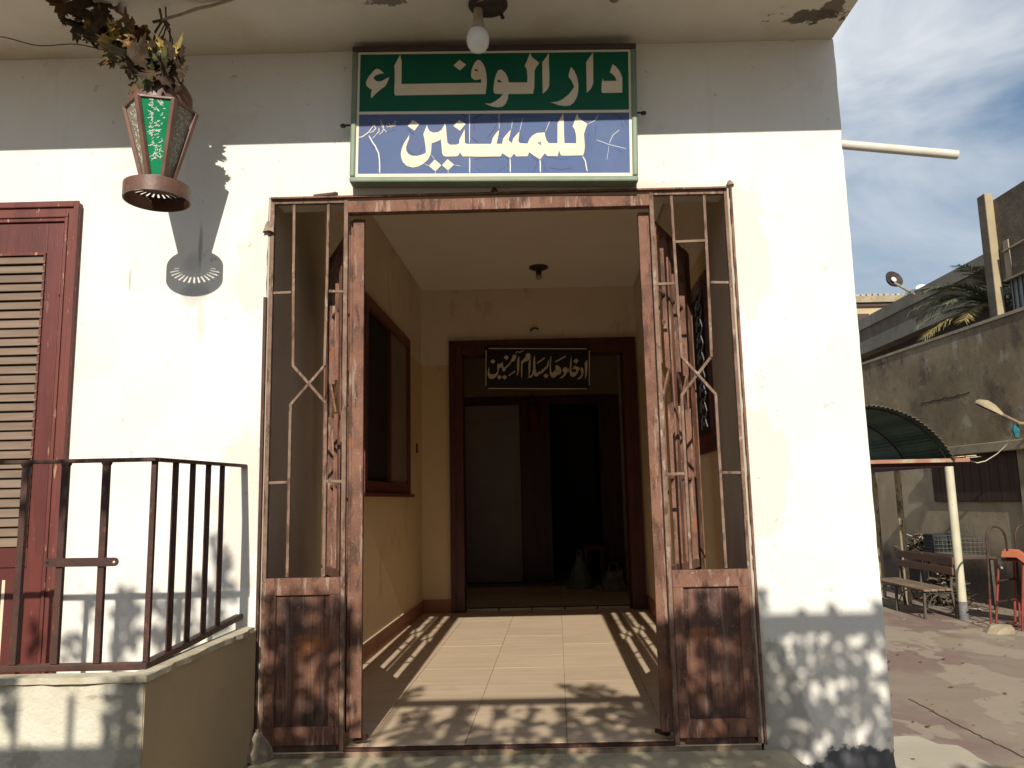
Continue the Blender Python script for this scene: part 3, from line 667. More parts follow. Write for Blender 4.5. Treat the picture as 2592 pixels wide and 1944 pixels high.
# louvered door leaf on the balcony, in its wooden frame
LX1 = -2.290                                    # outer right edge of the frame
ldo = part('louvered_door', MB().box(-3.58, LX1 - 0.06, -0.012, 0.02, 0.05, 2.69), M_black, bld)
part('frame', MB().box(LX1 - 0.072, LX1, -0.035, 0.001, 0.0, 2.782).box(-3.70, LX1 - 0.072, -0.035, 0.001, 2.68, 2.782), M_wood_worn, ldo, bevel=0.004)
part('frame_moulding', MB().box(LX1 - 0.024, LX1 + 0.004, -0.048, -0.036, 0.0, 2.788).box(-3.70, LX1 - 0.024, -0.048, -0.036, 2.755, 2.788)
     .box(LX1 - 0.070, LX1 - 0.052, -0.044, -0.036, 0.0, 2.70).box(-3.70, LX1 - 0.052, -0.044, -0.036, 2.70, 2.725), M_wood_worn, ldo, bevel=0.004)
LB = LX1 - 0.078                                # leaf right edge
part('stile', MB().box(LB - 0.082, LB, -0.030, -0.0125, 0.05, 2.672), M_wood, ldo, bevel=0.003)
part('stile', MB().box(LB - 0.62, LB - 0.50, -0.030, -0.0125, 0.05, 2.672), M_wood, ldo, bevel=0.003)
part('stile', MB().box(LB - 0.74, LB - 0.63, -0.030, -0.0125, 0.05, 2.672), M_wood, ldo, bevel=0.003)
part('rail', MB().box(LB - 0.50, LB - 0.082, -0.030, -0.0125, 2.50, 2.672), M_wood, ldo, bevel=0.003)
part('rail', MB().box(LB - 0.50, LB - 0.082, -0.030, -0.0125, 0.90, 1.00), M_wood, ldo, bevel=0.003)
part('rail', MB().box(LB - 0.50, LB - 0.082, -0.030, -0.0125, 0.05, 0.20), M_wood, ldo, bevel=0.003)
part('panel', MB().box(LB - 0.50, LB - 0.082, -0.022, -0.0125, 0.20, 0.90), M_wood, ldo)
part('bead', MB().box(LB - 0.50, LB - 0.082, -0.038, -0.0305, 2.497, 2.512).box(LB - 0.094, LB - 0.082, -0.038, -0.0305, 1.0, 2.497), M_wood_worn, ldo, bevel=0.002)
sl = MB().obox((-0.209, -0.030, -0.021), (0.418, 0, 0), (0, 0.017, 0.042), (0, -0.006, 0.0025))
sl_me = mesh_of('slat', sl, M_louver)
ns = 31
for i in range(ns):
    o = piece('slat', sl_me, ldo, (LB - 0.291, -0.006, 1.022 + (2.47 - 1.022) * i / (ns - 1)))
    o.rotation_euler = (rt.uniform(-0.05, 0.05), 0, rt.uniform(-0.004, 0.004))
for zz in (0.5, 1.42, 2.28):
    part('hinge', MB().tube([(LB + 0.004, -0.040, zz), (LB + 0.004, -0.040, zz + 0.10)], 0.008, 8), M_wood_worn, ldo)
part('crack_filler', MB().box(LB - 0.20, LB - 0.185, -0.0235, -0.0221, 0.35, 0.84), M_letter, ldo)

# balcony parapet that runs out from the facade beside the gate
PF = -1.12
PX0, PX1 = -1.338, -1.310                       # side face at the front and at the facade
top = 0.572
out = [(-6, PF), (PX0, PF), (PX1, -0.002), (PX1 - 0.06, -0.002), (PX0 - 0.06, PF + 0.06), (-6, PF + 0.06)]
part('balcony_parapet', MB().prism([(x, y, -0.45) for x, y in out], (0, 0, top + 0.45)), M_parapet, bld)
part('parapet_side', MB().prism([(PX0, PF + 0.004, -0.45), (PX1, -0.002, -0.45), (PX1 + 0.004, -0.002, -0.45), (PX0 + 0.004, PF + 0.004, -0.45)], (0, 0, top + 0.45)), M_parside, bld)
part('balcony_floor', MB().box(-6, PX0 - 0.07, PF + 0.05, -0.003, -0.45, 0.02), M_grout, bld)
rc = random.Random(9)
cap = [(-6, PF - 0.012)]
x = -2.4
while x < PX0 - 0.02:
    cap.append((x, PF - 0.014 + rc.uniform(-0.008, 0.009)))
    x += 0.05
yy = PF - 0.012
cap.append((PX0 + 0.014, yy))
while yy < -0.06:
    yy += 0.06
    cap.append((PX0 + 0.012 + (PX1 - PX0) * (yy - PF) / 1.12 + rc.uniform(-0.009, 0.010), min(yy, -0.004)))
cap += [(PX1 - 0.062, -0.004), (PX0 - 0.062, PF + 0.062), (-6, PF + 0.062)]
part('parapet_cap', MB().prism([(x, y, top) for x, y in cap], (0, 0, 0.022)), M_cap, bld)
# step in front of the gate
st = [(-1.31, -0.002), (1.235, -0.002), (1.25, -0.10), (1.255, -0.26), (1.25, -1.15), (1.22, -1.22), (-1.285, -1.22)]
part('step', MB().prism([(x, y, -0.45) for x, y in st], (0, 0, 0.425)), M_step, bld, bevel=0.012)
rlp = random.Random(6)
for c0, r0, h0 in (((-1.285, -0.025, -0.026), 0.07, 0.13), ((-1.292, -0.004, 2.60), 0.030, 0.06), ((1.146, -0.002, 2.80), 0.02, 0.03)):
    lump = MB().lathe(c0, [(r0, 0), (r0 * 0.95, h0 * 0.3), (r0 * 0.7, h0 * 0.65), (r0 * 0.35, h0 * 0.9), (0.002, h0)], 11)
    lump.v = [(x + rlp.uniform(-0.16, 0.16) * r0, y + rlp.uniform(-0.16, 0.16) * r0, z + rlp.uniform(-0.12, 0.12) * h0) for x, y, z in lump.v]
    part('plaster_lump', lump, M_plaster_lump, bld)

# white drain pipe out of the side wall
pipe = thing('drain_pipe', 'white plastic drain pipe jutting out of the side of the cream wall', 'pipe', (1.76, 0.2, 3.09))
part('pipe', MB().tube([(1.70, 0.2, 3.124), (2.478, 0.2, 3.029)], 0.0255, 16, False), surf('white_pipe', (0.68, 0.66, 0.58), (0.6, 0.57, 0.48), 6, 0.45, layers=[((0.3, 0.26, 0.2), 'noise', 14, 0.62, 0.7, (1, 1, 1), 0.5)]), pipe, smooth=True)
part('bore', MB().tube([(1.70, 0.2, 3.124), (2.476, 0.2, 3.0293)], 0.0215, 16, True), M_black, pipe, smooth=True)

# ---------------------------------------------------------------- iron gate
gate = thing('iron_gate', 'rusty brown iron gate with lattice side panels and two leaves folded open', 'gate', (-0.08, 0.02, 0.0))
GY = 0.020                                      # centre plane of the fixed panels
def gbar(pts, w=0.015, d=0.015, y=GY):
    m = MB()
    for a, b in zip(pts[:-1], pts[1:]):
        m.bar((a[0], y, a[1]), (b[0], y, b[1]), w, d)
    return m
def fixed_panel(xo, xi, b1, b2, extra):
    """xo outer edge, xi inner edge, b1/b2 lattice bars from left to right"""
    lo, hi = min(xo, xi), max(xo, xi)
    root = part('side_panel', gbar([(xo, 0.0), (xo, 2.785)], 0.022, 0.030), M_bar, gate, bevel=0.002)
    part('post', gbar([(xi, 0.0), (xi, 2.775)], 0.022, 0.034), M_bar, root, bevel=0.002)
    part('top_bar', gbar([(lo + 0.012, 2.772), (hi - 0.012, 2.770)], 0.020, 0.028), M_bar, root, bevel=0.002)
    for s, x in ((1, b1), (-1, b2)):
        part('lattice_bar', gbar([(x, 2.760), (x + 0.004 * s, 2.28), (x + 0.010 * s, 1.885)], 0.0145), M_bar, root, bevel=0.002)
        part('lattice_bar', gbar([(x, 1.692), (x, 0.822)], 0.0145), M_bar, root, bevel=0.002)
    part('cross_bar', gbar([(b1 + 0.010, 1.889), (b2, 1.690)], 0.0145, 0.013, GY - 0.004), M_bar, root, bevel=0.002)
    part('cross_bar', gbar([(b2 - 0.010, 1.889), (b1, 1.690)], 0.0145, 0.013, GY + 0.006), M_bar, root, bevel=0.002)
    for zz in (2.278, 1.290):
        part('short_bar', gbar([(lo + 0.011, zz), (b1 - 0.007, zz + 0.002)], 0.014, 0.014), M_bar, root, bevel=0.002)
        part('short_bar', gbar([(b2 + 0.007, zz + 0.003), (hi - 0.011, zz)], 0.014, 0.014), M_bar, root, bevel=0.002)
    if extra:
        part('short_bar', gbar([(b1 + 0.008, 2.505), (b2 - 0.007, 2.508)], 0.014, 0.014), M_bar, root, bevel=0.002)
    a, b = lo + 0.012, hi - 0.012
    part('kick_rail', MB().box(a, b, GY - 0.022, GY + 0.012, 0.735, 0.818), M_rust, root, bevel=0.003)
    part('kick_rail', MB().box(a, b, GY - 0.020, GY + 0.012, 0.030, 0.115), M_rust, root, bevel=0.003)
    part('kick_stile', MB().box(a, a + 0.052, GY - 0.021, GY + 0.012, 0.115, 0.735), M_rust, root, bevel=0.003)
    part('kick_stile', MB().box(b - 0.052, b, GY - 0.021, GY + 0.012, 0.115, 0.735), M_rust, root, bevel=0.003)
    sh = MB()
    nseg = 9
    for i in range(nseg):
        x0 = a + 0.052 + (b - a - 0.104) * i / nseg
        x1 = a + 0.052 + (b - a - 0.104) * (i + 1) / nseg
        d0 = 0.0035 * math.sin(i * 1.7 + xo)
        d1 = 0.0035 * math.sin((i + 1) * 1.7 + xo)
        sh.add([(x0, GY - 0.004 + d0, 0.115), (x1, GY - 0.004 + d1, 0.115), (x1, GY - 0.004 + d1 * 0.4, 0.735), (x0, GY - 0.004 + d0 * 0.4, 0.735)], [(0, 1, 2, 3)])
    part('kick_sheet', sh, M_rustsheet, root)
    part('foot_block', MB().box(a + 0.03, b - 0.01, GY - 0.014, GY + 0.012, -0.020, 0.029), M_rustsheet, root, bevel=0.004)
    return root
fixed_panel(-1.281, -0.889, -1.168, -0.985, False)
fixed_panel(1.126, 0.729, 0.838, 1.012, True)
part('header_bar', MB().box(-0.877, 0.717, -0.008, 0.046, 2.700, 2.764), M_rust, gate, bevel=0.003)
part('header_flange', MB().box(-1.285, 1.130, -0.014, 0.012, 2.7835, 2.794), M_rust, gate, bevel=0.002)
part('jamb_angle', MB().bar((-1.303, 0.0, 0.0), (-1.303, -0.002, 2.25), 0.016, 0.03), M_railpaint, gate, bevel=0.002)
part('jamb_angle', MB().bar((1.147, 0.0, 0.0), (1.147, 0.0, 2.79), 0.012, 0.03), M_rust, gate, bevel=0.002)
part('floor_track', MB().box(-0.877, 0.717, -0.004, 0.012, -0.002, 0.012).box(-0.877, 0.717, 0.026, 0.036, -0.002, 0.010), M_railpaint, gate)
part('floor_bolt', MB().box(-0.06, 0.05, -0.016, -0.004, 0.0, 0.016).box(0.0, 0.10, -0.020, -0.0165, 0.008, 0.02), M_railpaint, gate, bevel=0.002)
part('header_lug', MB().lathe((-0.10, 0.0, 2.79), [(0.018, 0), (0.02, 0.012), (0.012, 0.025), (0.002, 0.03)], 8), M_railpaint, gate)
part('hinge_lug', MB().obox((-1.06, -0.01, 2.792), (0.12, 0, 0.012), (0, 0.02, 0), (0, 0, 0.012)).lathe((-0.945, 0.0, 2.80), [(0.014, 0), (0.014, 0.014), (0.002, 0.02)], 8), M_railpaint, gate)

def gate_leaf(hx, s):
    """leaf hinged at (hx, 0.07), opened inwards past square; s=-1 swings to the left"""
    du = Vector((s * (0.455 if s > 0 else 0.40), 0.90, 0)).normalized()
    dn = Vector((du.y, -du.x, 0)) * (1 if s < 0 else -1)     # towards the passage
    o = Vector((hx, 0.085, 0))
    LW = 0.76
    def P(u, z, n=0.0):
        return o + du * u + dn * n + Vector((0, 0, z))
    def lb(u0, z0, u1, z1, w=0.014, d=0.014, n=0.0):
        return MB().bar(P(u0, z0, n), P(u1, z1, n), w, d, dn)
    # broad meeting stile that faces the street
    xs = (hx - 0.008, hx + 0.052) if s < 0 else (hx - 0.052, hx + 0.008)
    root = part('gate_leaf', MB().box(xs[0], xs[1], 0.052, 0.085, 0.045, 2.685), M_rust, gate, bevel=0.003)
    part('stile', lb(0.012, 0.04, 0.012, 2.685, 0.024, 0.05), M_rust, root, bevel=0.002)
    part('stile', lb(LW - 0.03, 0.04, LW - 0.03, 2.685, 0.09, 0.03), M_rust, root, bevel=0.002)
    part('stile', lb(0.36, 0.80, 0.36, 2.67, 0.060, 0.022), M_rust, root, bevel=0.002)
    part('end_stile', MB().box(P(LW, 0).x - 0.03, P(LW, 0).x + 0.03, P(LW, 0).y + 0.02, P(LW, 0).y + 0.035, 0.05, 2.68), M_rust, root, bevel=0.002)
    xg = (hx - 0.026, hx - 0.009) if s < 0 else (hx + 0.009, hx + 0.011)
    part('hinge_plate', MB().box(xg[0], xg[1], 0.060, 0.075, 0.05, 2.60), M_rust, root, bevel=0.002)
    part('top_rail', lb(0.02, 2.66, LW, 2.66, 0.04, 0.026), M_rust, root, bevel=0.002)
    part('kick_rail', lb(0.02, 0.80, LW, 0.80, 0.05, 0.030), M_rust, root, bevel=0.002)
    part('kick_rail', lb(0.02, 0.075, LW, 0.075, 0.06, 0.030), M_rust, root, bevel=0.002)
    part('kick_sheet', MB().obox(P(0.03, 0.10, -0.003), du * (LW - 0.05), dn * 0.006, Vector((0, 0, 0.69))), M_rustsheet, root)
    def fb(u, z0, z1, w=0.034):
        c = P(u, 0)
        return MB().box(c.x - w / 2, c.x + w / 2, c.y - 0.006, c.y + 0.006, z0, z1)
    for b1, b2 in ((0.10, 0.27), (0.46, 0.63)):
        for x in (b1, b2):
            part('lattice_bar', fb(x, 1.885, 2.64), M_rust, root, bevel=0.002)
            part('lattice_bar', fb(x, 0.82, 1.69), M_rust, root, bevel=0.002)
        part('cross_bar', lb(b1, 1.889, b2, 1.69, 0.026, 0.012, 0.005), M_rust, root, bevel=0.002)
        part('cross_bar', lb(b2, 1.889, b1, 1.69, 0.026, 0.012, -0.009), M_rust, root, bevel=0.002)
    for zz in (2.30, 1.28):
        part('short_bar', lb(0.03, zz, 0.35, zz, 0.016, 0.012), M_rust, root, bevel=0.002)
        part('short_bar', lb(0.38, zz, LW, zz, 0.016, 0.012), M_rust, root, bevel=0.002)
    for k in range(4):
        c = P(0.12 + 0.14 * k, 2.18 - 0.035 * k, 0.008)
        part('spear_tip', MB().lathe(tuple(c), [(0.002, 0.03), (0.014, 0.0), (0.002, -0.03)], 4), M_rust, root)
    part('lock_box', MB().obox(P(0.03, 0.98, 0.01), du * 0.09, dn * 0.035, Vector((0, 0, 0.17))), M_railpaint, root, bevel=0.004)
    part('latch', MB().tube([P(0.05, 1.27, 0.02), P(0.05, 1.16, 0.03), P(0.10, 1.10, 0.035)], 0.009, 6), M_railpaint, root)
    part('foot_bolt', MB().tube([P(0.01, 0.02, 0.02), P(0.01, 0.20, 0.02)], 0.012, 8).tube([P(0.01, 0.02, 0.02), P(-0.03, 0.045, 0.07)], 0.011, 6), M_railpaint, root)
    return root
gate_leaf(-0.853, -1)
gate_leaf(0.715, 1)

# ---------------------------------------------------------------- balcony railing
rail = thing('balcony_railing', 'dark brown iron railing with square bars on the balcony parapet', 'railing', (-1.6, -1.0, 0.60))
RYF = -1.000
part('top_rail', MB().box(-2.7, -1.380, RYF - 0.016, RYF + 0.016, 1.352, 1.367), M_railpaint, rail, bevel=0.003)
part('top_rail', MB().bar((-1.395, RYF + 0.017, 1.360), (-1.391, -0.003, 1.378), 0.034, 0.015, (0, 0, 1)), M_railpaint, rail, bevel=0.003)
part('bottom_rail', MB().box(-2.7, -1.378, RYF - 0.020, RYF + 0.020, 0.592, 0.616), M_railpaint, rail, bevel=0.003)
part('bottom_rail', MB().bar((-1.398, RYF + 0.021, 0.604), (-1.395, -0.003, 0.640), 0.040, 0.024, (0, 0, 1)), M_railpaint, rail, bevel=0.003)
rb0 = random.Random(51)
for x in (-2.65, -2.495, -2.34, -2.187, -2.034, -1.879, -1.726, -1.571):
    part('bar', MB().bar((x + rb0.uniform(-0.002, 0.002), RYF, 0.616), (x + rb0.uniform(-0.003, 0.003), RYF, 1.352), 0.0255, 0.022), M_railpaint, rail, bevel=0.003)
    part('weld', MB().lathe((x, RYF, 1.335), [(0.012, 0), (0.019, 0.012), (0.020, 0.017)], 7), M_railpaint, rail)
for y in (-0.985, -0.7975, -0.627, -0.456, -0.288):
    f = (y - RYF) / 1.0
    part('bar', MB().bar((-1.3955, y, 0.614 + 0.034 * f), (-1.3945, y, 1.353 + 0.017 * f), 0.020, 0.020), M_railpaint, rail, bevel=0.002)
m = MB()
pts = []
for i in range(9):
    a = math.pi / 2 + math.pi * i / 8
    pts.append((-1.762 + 0.0155 * math.cos(a), RYF - 0.0135, 0.983 + 0.016 * math.sin(a)))
for i in range(9):
    a = -math.pi / 2 + math.pi * i / 8
    pts.append((-1.516 + 0.0155 * math.cos(a), RYF - 0.0135, 0.981 + 0.016 * math.sin(a)))
lp = part('latch_plate', m.prism(pts, (0, -0.006, 0)), M_railpaint, rail)
part('plate_hole', MB().tube([(-1.516, RYF - 0.0205, 0.981), (-1.516, RYF - 0.0192, 0.981)], 0.0045, 10), M_letter, lp)
part('plate_hole', MB().tube([(-1.765, RYF - 0.0205, 0.983), (-1.765, RYF - 0.0192, 0.983)], 0.0045, 10), M_black, lp)

# ---------------------------------------------------------------- name board over the gate
SY = -0.082
sign = thing('name_board', 'green and blue painted name board with cream Arabic lettering above the gate', 'sign', (-0.1, -0.04, 2.82))
def sp(u, v, y):
    """point on the board: u 0..1 left to right, v 0..1 bottom to top (the board hangs slightly askew)"""
    bl, br, tl, tr = Vector((-0.8535, 0, 2.834)), Vector((0.651, 0, 2.8015)), Vector((-0.8425, 0, 3.597)), Vector((0.673, 0, 3.574))
    a = bl + (br - bl) * u
    b = tl + (tr - tl) * u
    p = a + (b - a) * v
    return (p.x, y, p.z)
def sq(u0, u1, v0, v1, y, t):
    return MB().prism([sp(u0, v0, y), sp(u1, v0, y), sp(u1, v1, y), sp(u0, v1, y)], (0, -t, 0))
part('board', sq(0.006, 0.994, 0.012, 0.988, -0.002, 0.074), M_sign_side, sign)
FW, FH = 0.0195, 0.040
part('frame_rail', sq(0, 1, 0, FH, -0.004, 0.090), M_sign_frame, sign, bevel=0.008)
part('frame_rail', sq(0, 1, 1 - FH, 1, -0.004, 0.090), M_sign_side, sign, bevel=0.008, label='top rail of the name board with shade painted into its dark colour')
part('frame_stile', sq(0, FW, FH + 0.001, 1 - FH - 0.001, -0.004, 0.089), M_sign_frame, sign, bevel=0.008)
part('frame_stile', sq(1 - FW, 1, FH + 0.001, 1 - FH - 0.001, -0.004, 0.089), M_sign_frame, sign, bevel=0.008)
MIDV = 0.505
part('upper_panel', sq(FW, 1 - FW, MIDV, 1 - FH, -0.0762, 0.0035), M_green, sign, label='dark green upper half of the board')
part('lower_panel', sq(FW, 1 - FW, FH, MIDV - 0.0005, -0.0762, 0.0035), M_blue, sign, label='blue cracked lower half of the board')
bw, bh = 0.0085, 0.016
part('border_line', sq(FW, 1 - FW, 1 - FH - bh, 1 - FH, -0.0798, 0.0012), M_border, sign)
part('border_line', sq(FW, 1 - FW, FH, FH + bh + 0.008, -0.0798, 0.0012), M_border, sign)
part('border_line', sq(FW, FW + bw, FH + bh + 0.008, 1 - FH - bh, -0.0798, 0.0012), M_border, sign)
part('border_line', sq(1 - FW - bw, 1 - FW, FH + bh + 0.008, 1 - FH - bh, -0.0798, 0.0012), M_border, sign)
part('border_line', sq(FW + bw, 1 - FW - bw, MIDV - 0.008, MIDV + 0.012, -0.0798, 0.0012), M_border, sign)
def letter(P, y, t):
    return MB().prism([(x / 1e4, y, z / 1e4) for x, z in P], (0, -t, 0))
for P in SIGN_TOP + SIGN_LOW:
    part('letter', letter(P, -0.0799, 0.0022), M_letter, sign)
for P in SIGN_EYES:
    part('letter_eye', letter(P, -0.0822, 0.0006), M_dot_dark, sign)
for P in SIGN_EYE_LOW:
    part('letter_eye', letter(P, -0.0822, 0.0006), M_dot_blue, sign)
def strokes(name, data, y, t, mat, parent, jit=0.0, kind=None):
    m = MB()
    for pts, w in data:
        q = []
        pts = [(x / 1e4, z / 1e4) for x, z in pts]
        for a, b in zip(pts[:-1], pts[1:]):
            n = max(1, int(math.hypot(b[0] - a[0], b[1] - a[1]) / 0.012)) if jit else 1
            for i in range(n):
                f = i / n
                q.append((a[0] + (b[0] - a[0]) * f + RND.uniform(-jit, jit), a[1] + (b[1] - a[1]) * f + RND.uniform(-jit, jit)))
        q.append(pts[-1])
        m.stroke(q, w / 1e4, y, t)
    return part(name, m, mat, parent, kind=kind)
strokes('dark_cracks', CRACK_DARK, -0.0799, 0.0006, M_crackdark, sign, 0.0018, 'stuff')
strokes('pale_cracks', CRACK_PALE, -0.0799, 0.0009, M_crackpale, sign, 0.0008, 'stuff')
strokes('signature', SIGNATURE, -0.0799, 0.0014, M_letter, sign)
for x0, x1, zz in ((-0.895, -0.845, 3.166), (0.655, 0.70, 3.196)):
    part('mounting_bolt', MB().tube([(x0, -0.055, zz), (x1, -0.055, zz)], 0.006, 6).lathe((x0 if x0 < 0 else x1, -0.055, zz - 0.012), [(0.0, 0), (0.014, 0.003), (0.016, 0.013), (0.0, 0.024)], 8), M_iron, sign)

# ---------------------------------------------------------------- plaque over the inner door
M_plaque = surf('plaque_black', (0.012, 0.010, 0.010), None, 3, 0.35)
M_plaquetext = surf('plaque_text', (0.62, 0.52, 0.40), (0.55, 0.46, 0.35), 6, 0.5)
plq = thing('door_plaque', 'black plaque with pale Arabic calligraphy hung on the inner door frame', 'plaque', (0.23, 4.73, 2.38))
part('board', MB().prism([(-0.356, 4.742, 2.881), (0.8203, 4.742, 2.8536), (0.8033, 4.742, 2.3777), (-0.3600, 4.742, 2.402)], (0, -0.034, 0)), M_plaque, plq, bevel=0.003)
part('hanger', MB().box(0.10, 0.34, 4.736, 4.7445, 2.82, 2.86), M_iron, plq)
for P in PLAQUE_TEXT:
    part('letter', letter(P, 4.7085, 0.004), M_plaquetext, plq)
for P in PLAQUE_EYES:
    part('letter_eye', letter(P, 4.7044, 0.001), M_plaque, plq)
strokes('vowel_strokes', PLAQUE_LINES[:4], 4.7085, 0.003, M_plaquetext, plq)
for L in PLAQUE_LINES[4:]:
    strokes('border_line', [L], 4.7085, 0.003, M_plaquetext, plq)

# ---------------------------------------------------------------- hanging lantern
M_lan = surf('brown_lantern_tin', (0.165, 0.085, 0.056), (0.115, 0.060, 0.042), 8, 0.45, 0.25, 90, 0.4, layers=[
    ((0.36, 0.22, 0.15), 'noise', 40, 0.66, 0.72, (1, 1, 1), 0.5)])
M_lan_in = surf('lantern_inside', (0.10, 0.055, 0.035), (0.05, 0.03, 0.02), 20, 0.7)
M_lan_green = surf('green_glass', (0.0, 0.22, 0.085), (0.0, 0.18, 0.07), 5, 0.25, 0.0, 10, 0.5)
M_lan_grey = surf('frosted_glass', (0.27, 0.235, 0.17), (0.22, 0.185, 0.13), 30, 0.4, 0.4, 160, 0.4)
M_white = surf('white_print', (0.75, 0.76, 0.68), None, 4, 0.6)
LX, LY = -1.695, -0.43
lan = thing('hanging_lantern', 'brown tin lantern with green calligraphy pane hung under the roof slab', 'lantern', (LX, LY, 2.64))
def ring_wall(r0, r1, z0, z1, n=32):
    return MB().lathe((LX, LY, 0), [(r1, z0), (r1, z1), (r0, z1), (r0, z0), (r1, z0)], n)
part('base_ring', ring_wall(0.1445, 0.150, 2.620, 2.690, 40), M_lan, lan, smooth=True)
# slotted plate inside the ring
m = MB()
for j in range(30):
    a0, a1 = 2 * math.pi * j / 30, 2 * math.pi * (j + 0.62) / 30
    r0, r1 = 0.085, 0.1446
    q = [(LX + r * math.sin(a), LY - r * math.cos(a), 2.684) for r, a in ((r0, a0), (r1, a0), (r1, a1), (r0, a1))]
    m.prism(q, (0, 0, 0.003))
m.lathe((LX, LY, 2.684), [(0.085, 0), (0.03, 0.0), (0.03, 0.003), (0.085, 0.003), (0.085, 0)], 24)
part('slotted_plate', m, M_lan_in, lan)
part('neck', MB().lathe((LX, LY, 0), [(0.060, 2.688), (0.056, 2.70), (0.060, 2.722)], 24), M_lan, lan, smooth=True)
HZ0, HZ1, HR0, HR1 = 2.722, 3.075, 0.066, 0.160
def hexp(k, z):
    f = (z - HZ0) / (HZ1 - HZ0)
    r = HR0 + (HR1 - HR0) * f
    a = math.radians(-15 + 60 * k)
    return Vector((LX + r * math.sin(a), LY - r * math.cos(a), z))
for k in range(6):
    part('rib', MB().tube([hexp(k, HZ0), hexp(k, HZ1)], 0.0155, 6), M_lan, lan)
    part('edge_bar', MB().tube([hexp(k, HZ1), hexp(k + 1, HZ1)], 0.0085, 6), M_lan, lan)
    part('edge_bar', MB().tube([hexp(k, HZ0), hexp(k + 1, HZ0)], 0.008, 6), M_lan, lan)
    a, b, c_, d = hexp(k, HZ0), hexp(k + 1, HZ0), hexp(k + 1, HZ1), hexp(k, HZ1)
    nrm = (b - a).cross(d - a).normalized()
    pane = part('pane', MB().prism([p - nrm * 0.004 for p in (a, b, c_, d)], nrm * 0.003), M_lan_green if k % 2 == 0 else M_lan_grey, lan)
    if k % 2 == 0 or True:
        wm = MB()
        rr = random.Random(20 + k)
        ex = (c_ - d).normalized()
        for row in range(20):
            zf = 0.22 + 0.74 * row / 19
            cen = a.lerp(d, zf).lerp(b.lerp(c_, zf), 0.55)
            half = (b.lerp(c_, zf) - a.lerp(d, zf)).length * 0.24
            up = ((d - a) + (c_ - b)).normalized()
            for q in range(4):
                u = rr.uniform(-half, half * 0.9)
                p0 = cen + ex * u + up * rr.uniform(-0.008, 0.008)
                pts = [p0]
                for _ in range(4):
                    pts.append(pts[-1] + ex * rr.uniform(-0.009, 0.009) + up * rr.uniform(-0.007, 0.007))
                for p, q2 in zip(pts[:-1], pts[1:]):
                    wm.bar(p + nrm * 0.0002, q2 + nrm * 0.0002, 0.0020 if k % 2 == 0 else 0.0015, 0.001, nrm)
        part('calligraphy', wm, M_white, pane, kind='stuff')
part('shoulder_plate', MB().lathe((LX, LY, 0), [(0.160, 3.075), (0.160, 3.080), (0.13, 3.083)], 6, math.radians(-15)), M_lan, lan)
part('collar', ring_wall(0.136, 0.141, 3.083, 3.150, 36), M_lan, lan, smooth=True)
part('dome', MB().lathe((LX, LY, 0), [(0.138, 3.150), (0.135, 3.165), (0.118, 3.195), (0.112, 3.20), (0.098, 3.225), (0.075, 3.245), (0.066, 3.25), (0.052, 3.27), (0.050, 3.285)], 28), M_lan, lan, smooth=True)
m = MB()
for j in range(10):
    a = 2 * math.pi * j / 10
    m.bar((LX + 0.047 * math.sin(a), LY - 0.047 * math.cos(a), 3.283), (LX + 0.047 * math.sin(a), LY - 0.047 * math.cos(a), 3.318), 0.014, 0.003, (math.sin(a), -math.cos(a), 0))
part('crown', m.lathe((LX, LY, 0), [(0.046, 3.315), (0.054, 3.318), (0.052, 3.345), (0.030, 3.36), (0.0, 3.365)], 20), M_lan, lan)
part('hanging_wire', MB().tube([(LX, LY, 3.36), (LX - 0.012, LY, 3.43), (LX + 0.008, LY, 3.52), (LX, LY, 3.622)], 0.004, 6).tube([(LX - 0.04, LY, 3.36), (LX - 0.035, LY, 3.45), (LX, LY, 3.53)], 0.003, 5)
     .tube([(LX + 0.045, LY, 3.37), (LX + 0.04, LY, 3.45), (LX, LY, 3.53)], 0.003, 5), M_iron, lan)

# ---------------------------------------------------------------- withered grape vine over the lantern
M_leafs = [surf('leaf_brown', (0.070, 0.042, 0.022), (0.042, 0.028, 0.016), 20, 0.7, 0.4, 120, 0.2),
           surf('leaf_russet', (0.15, 0.062, 0.022), (0.09, 0.045, 0.02), 16, 0.7, 0.4, 120, 0.2, layers=[((0.30, 0.20, 0.05), 'noise', 30, 0.52, 0.62, (1, 1, 1), 0.7)]),
           surf('leaf_yellow', (0.36, 0.27, 0.075), (0.25, 0.20, 0.06), 14, 0.65, 0.3, 120, 0.2, layers=[((0.10, 0.045, 0.02), 'noise', 22, 0.56, 0.62, (1, 1, 1), 0.85)]),
           surf('leaf_olive', (0.075, 0.075, 0.022), (0.05, 0.045, 0.018), 20, 0.65, 0.4, 120, 0.2)]
vine = thing('grape_vine', 'withered brown and yellow grape vine trailing above the lantern', 'vine', (-1.85, -0.45, 3.40))
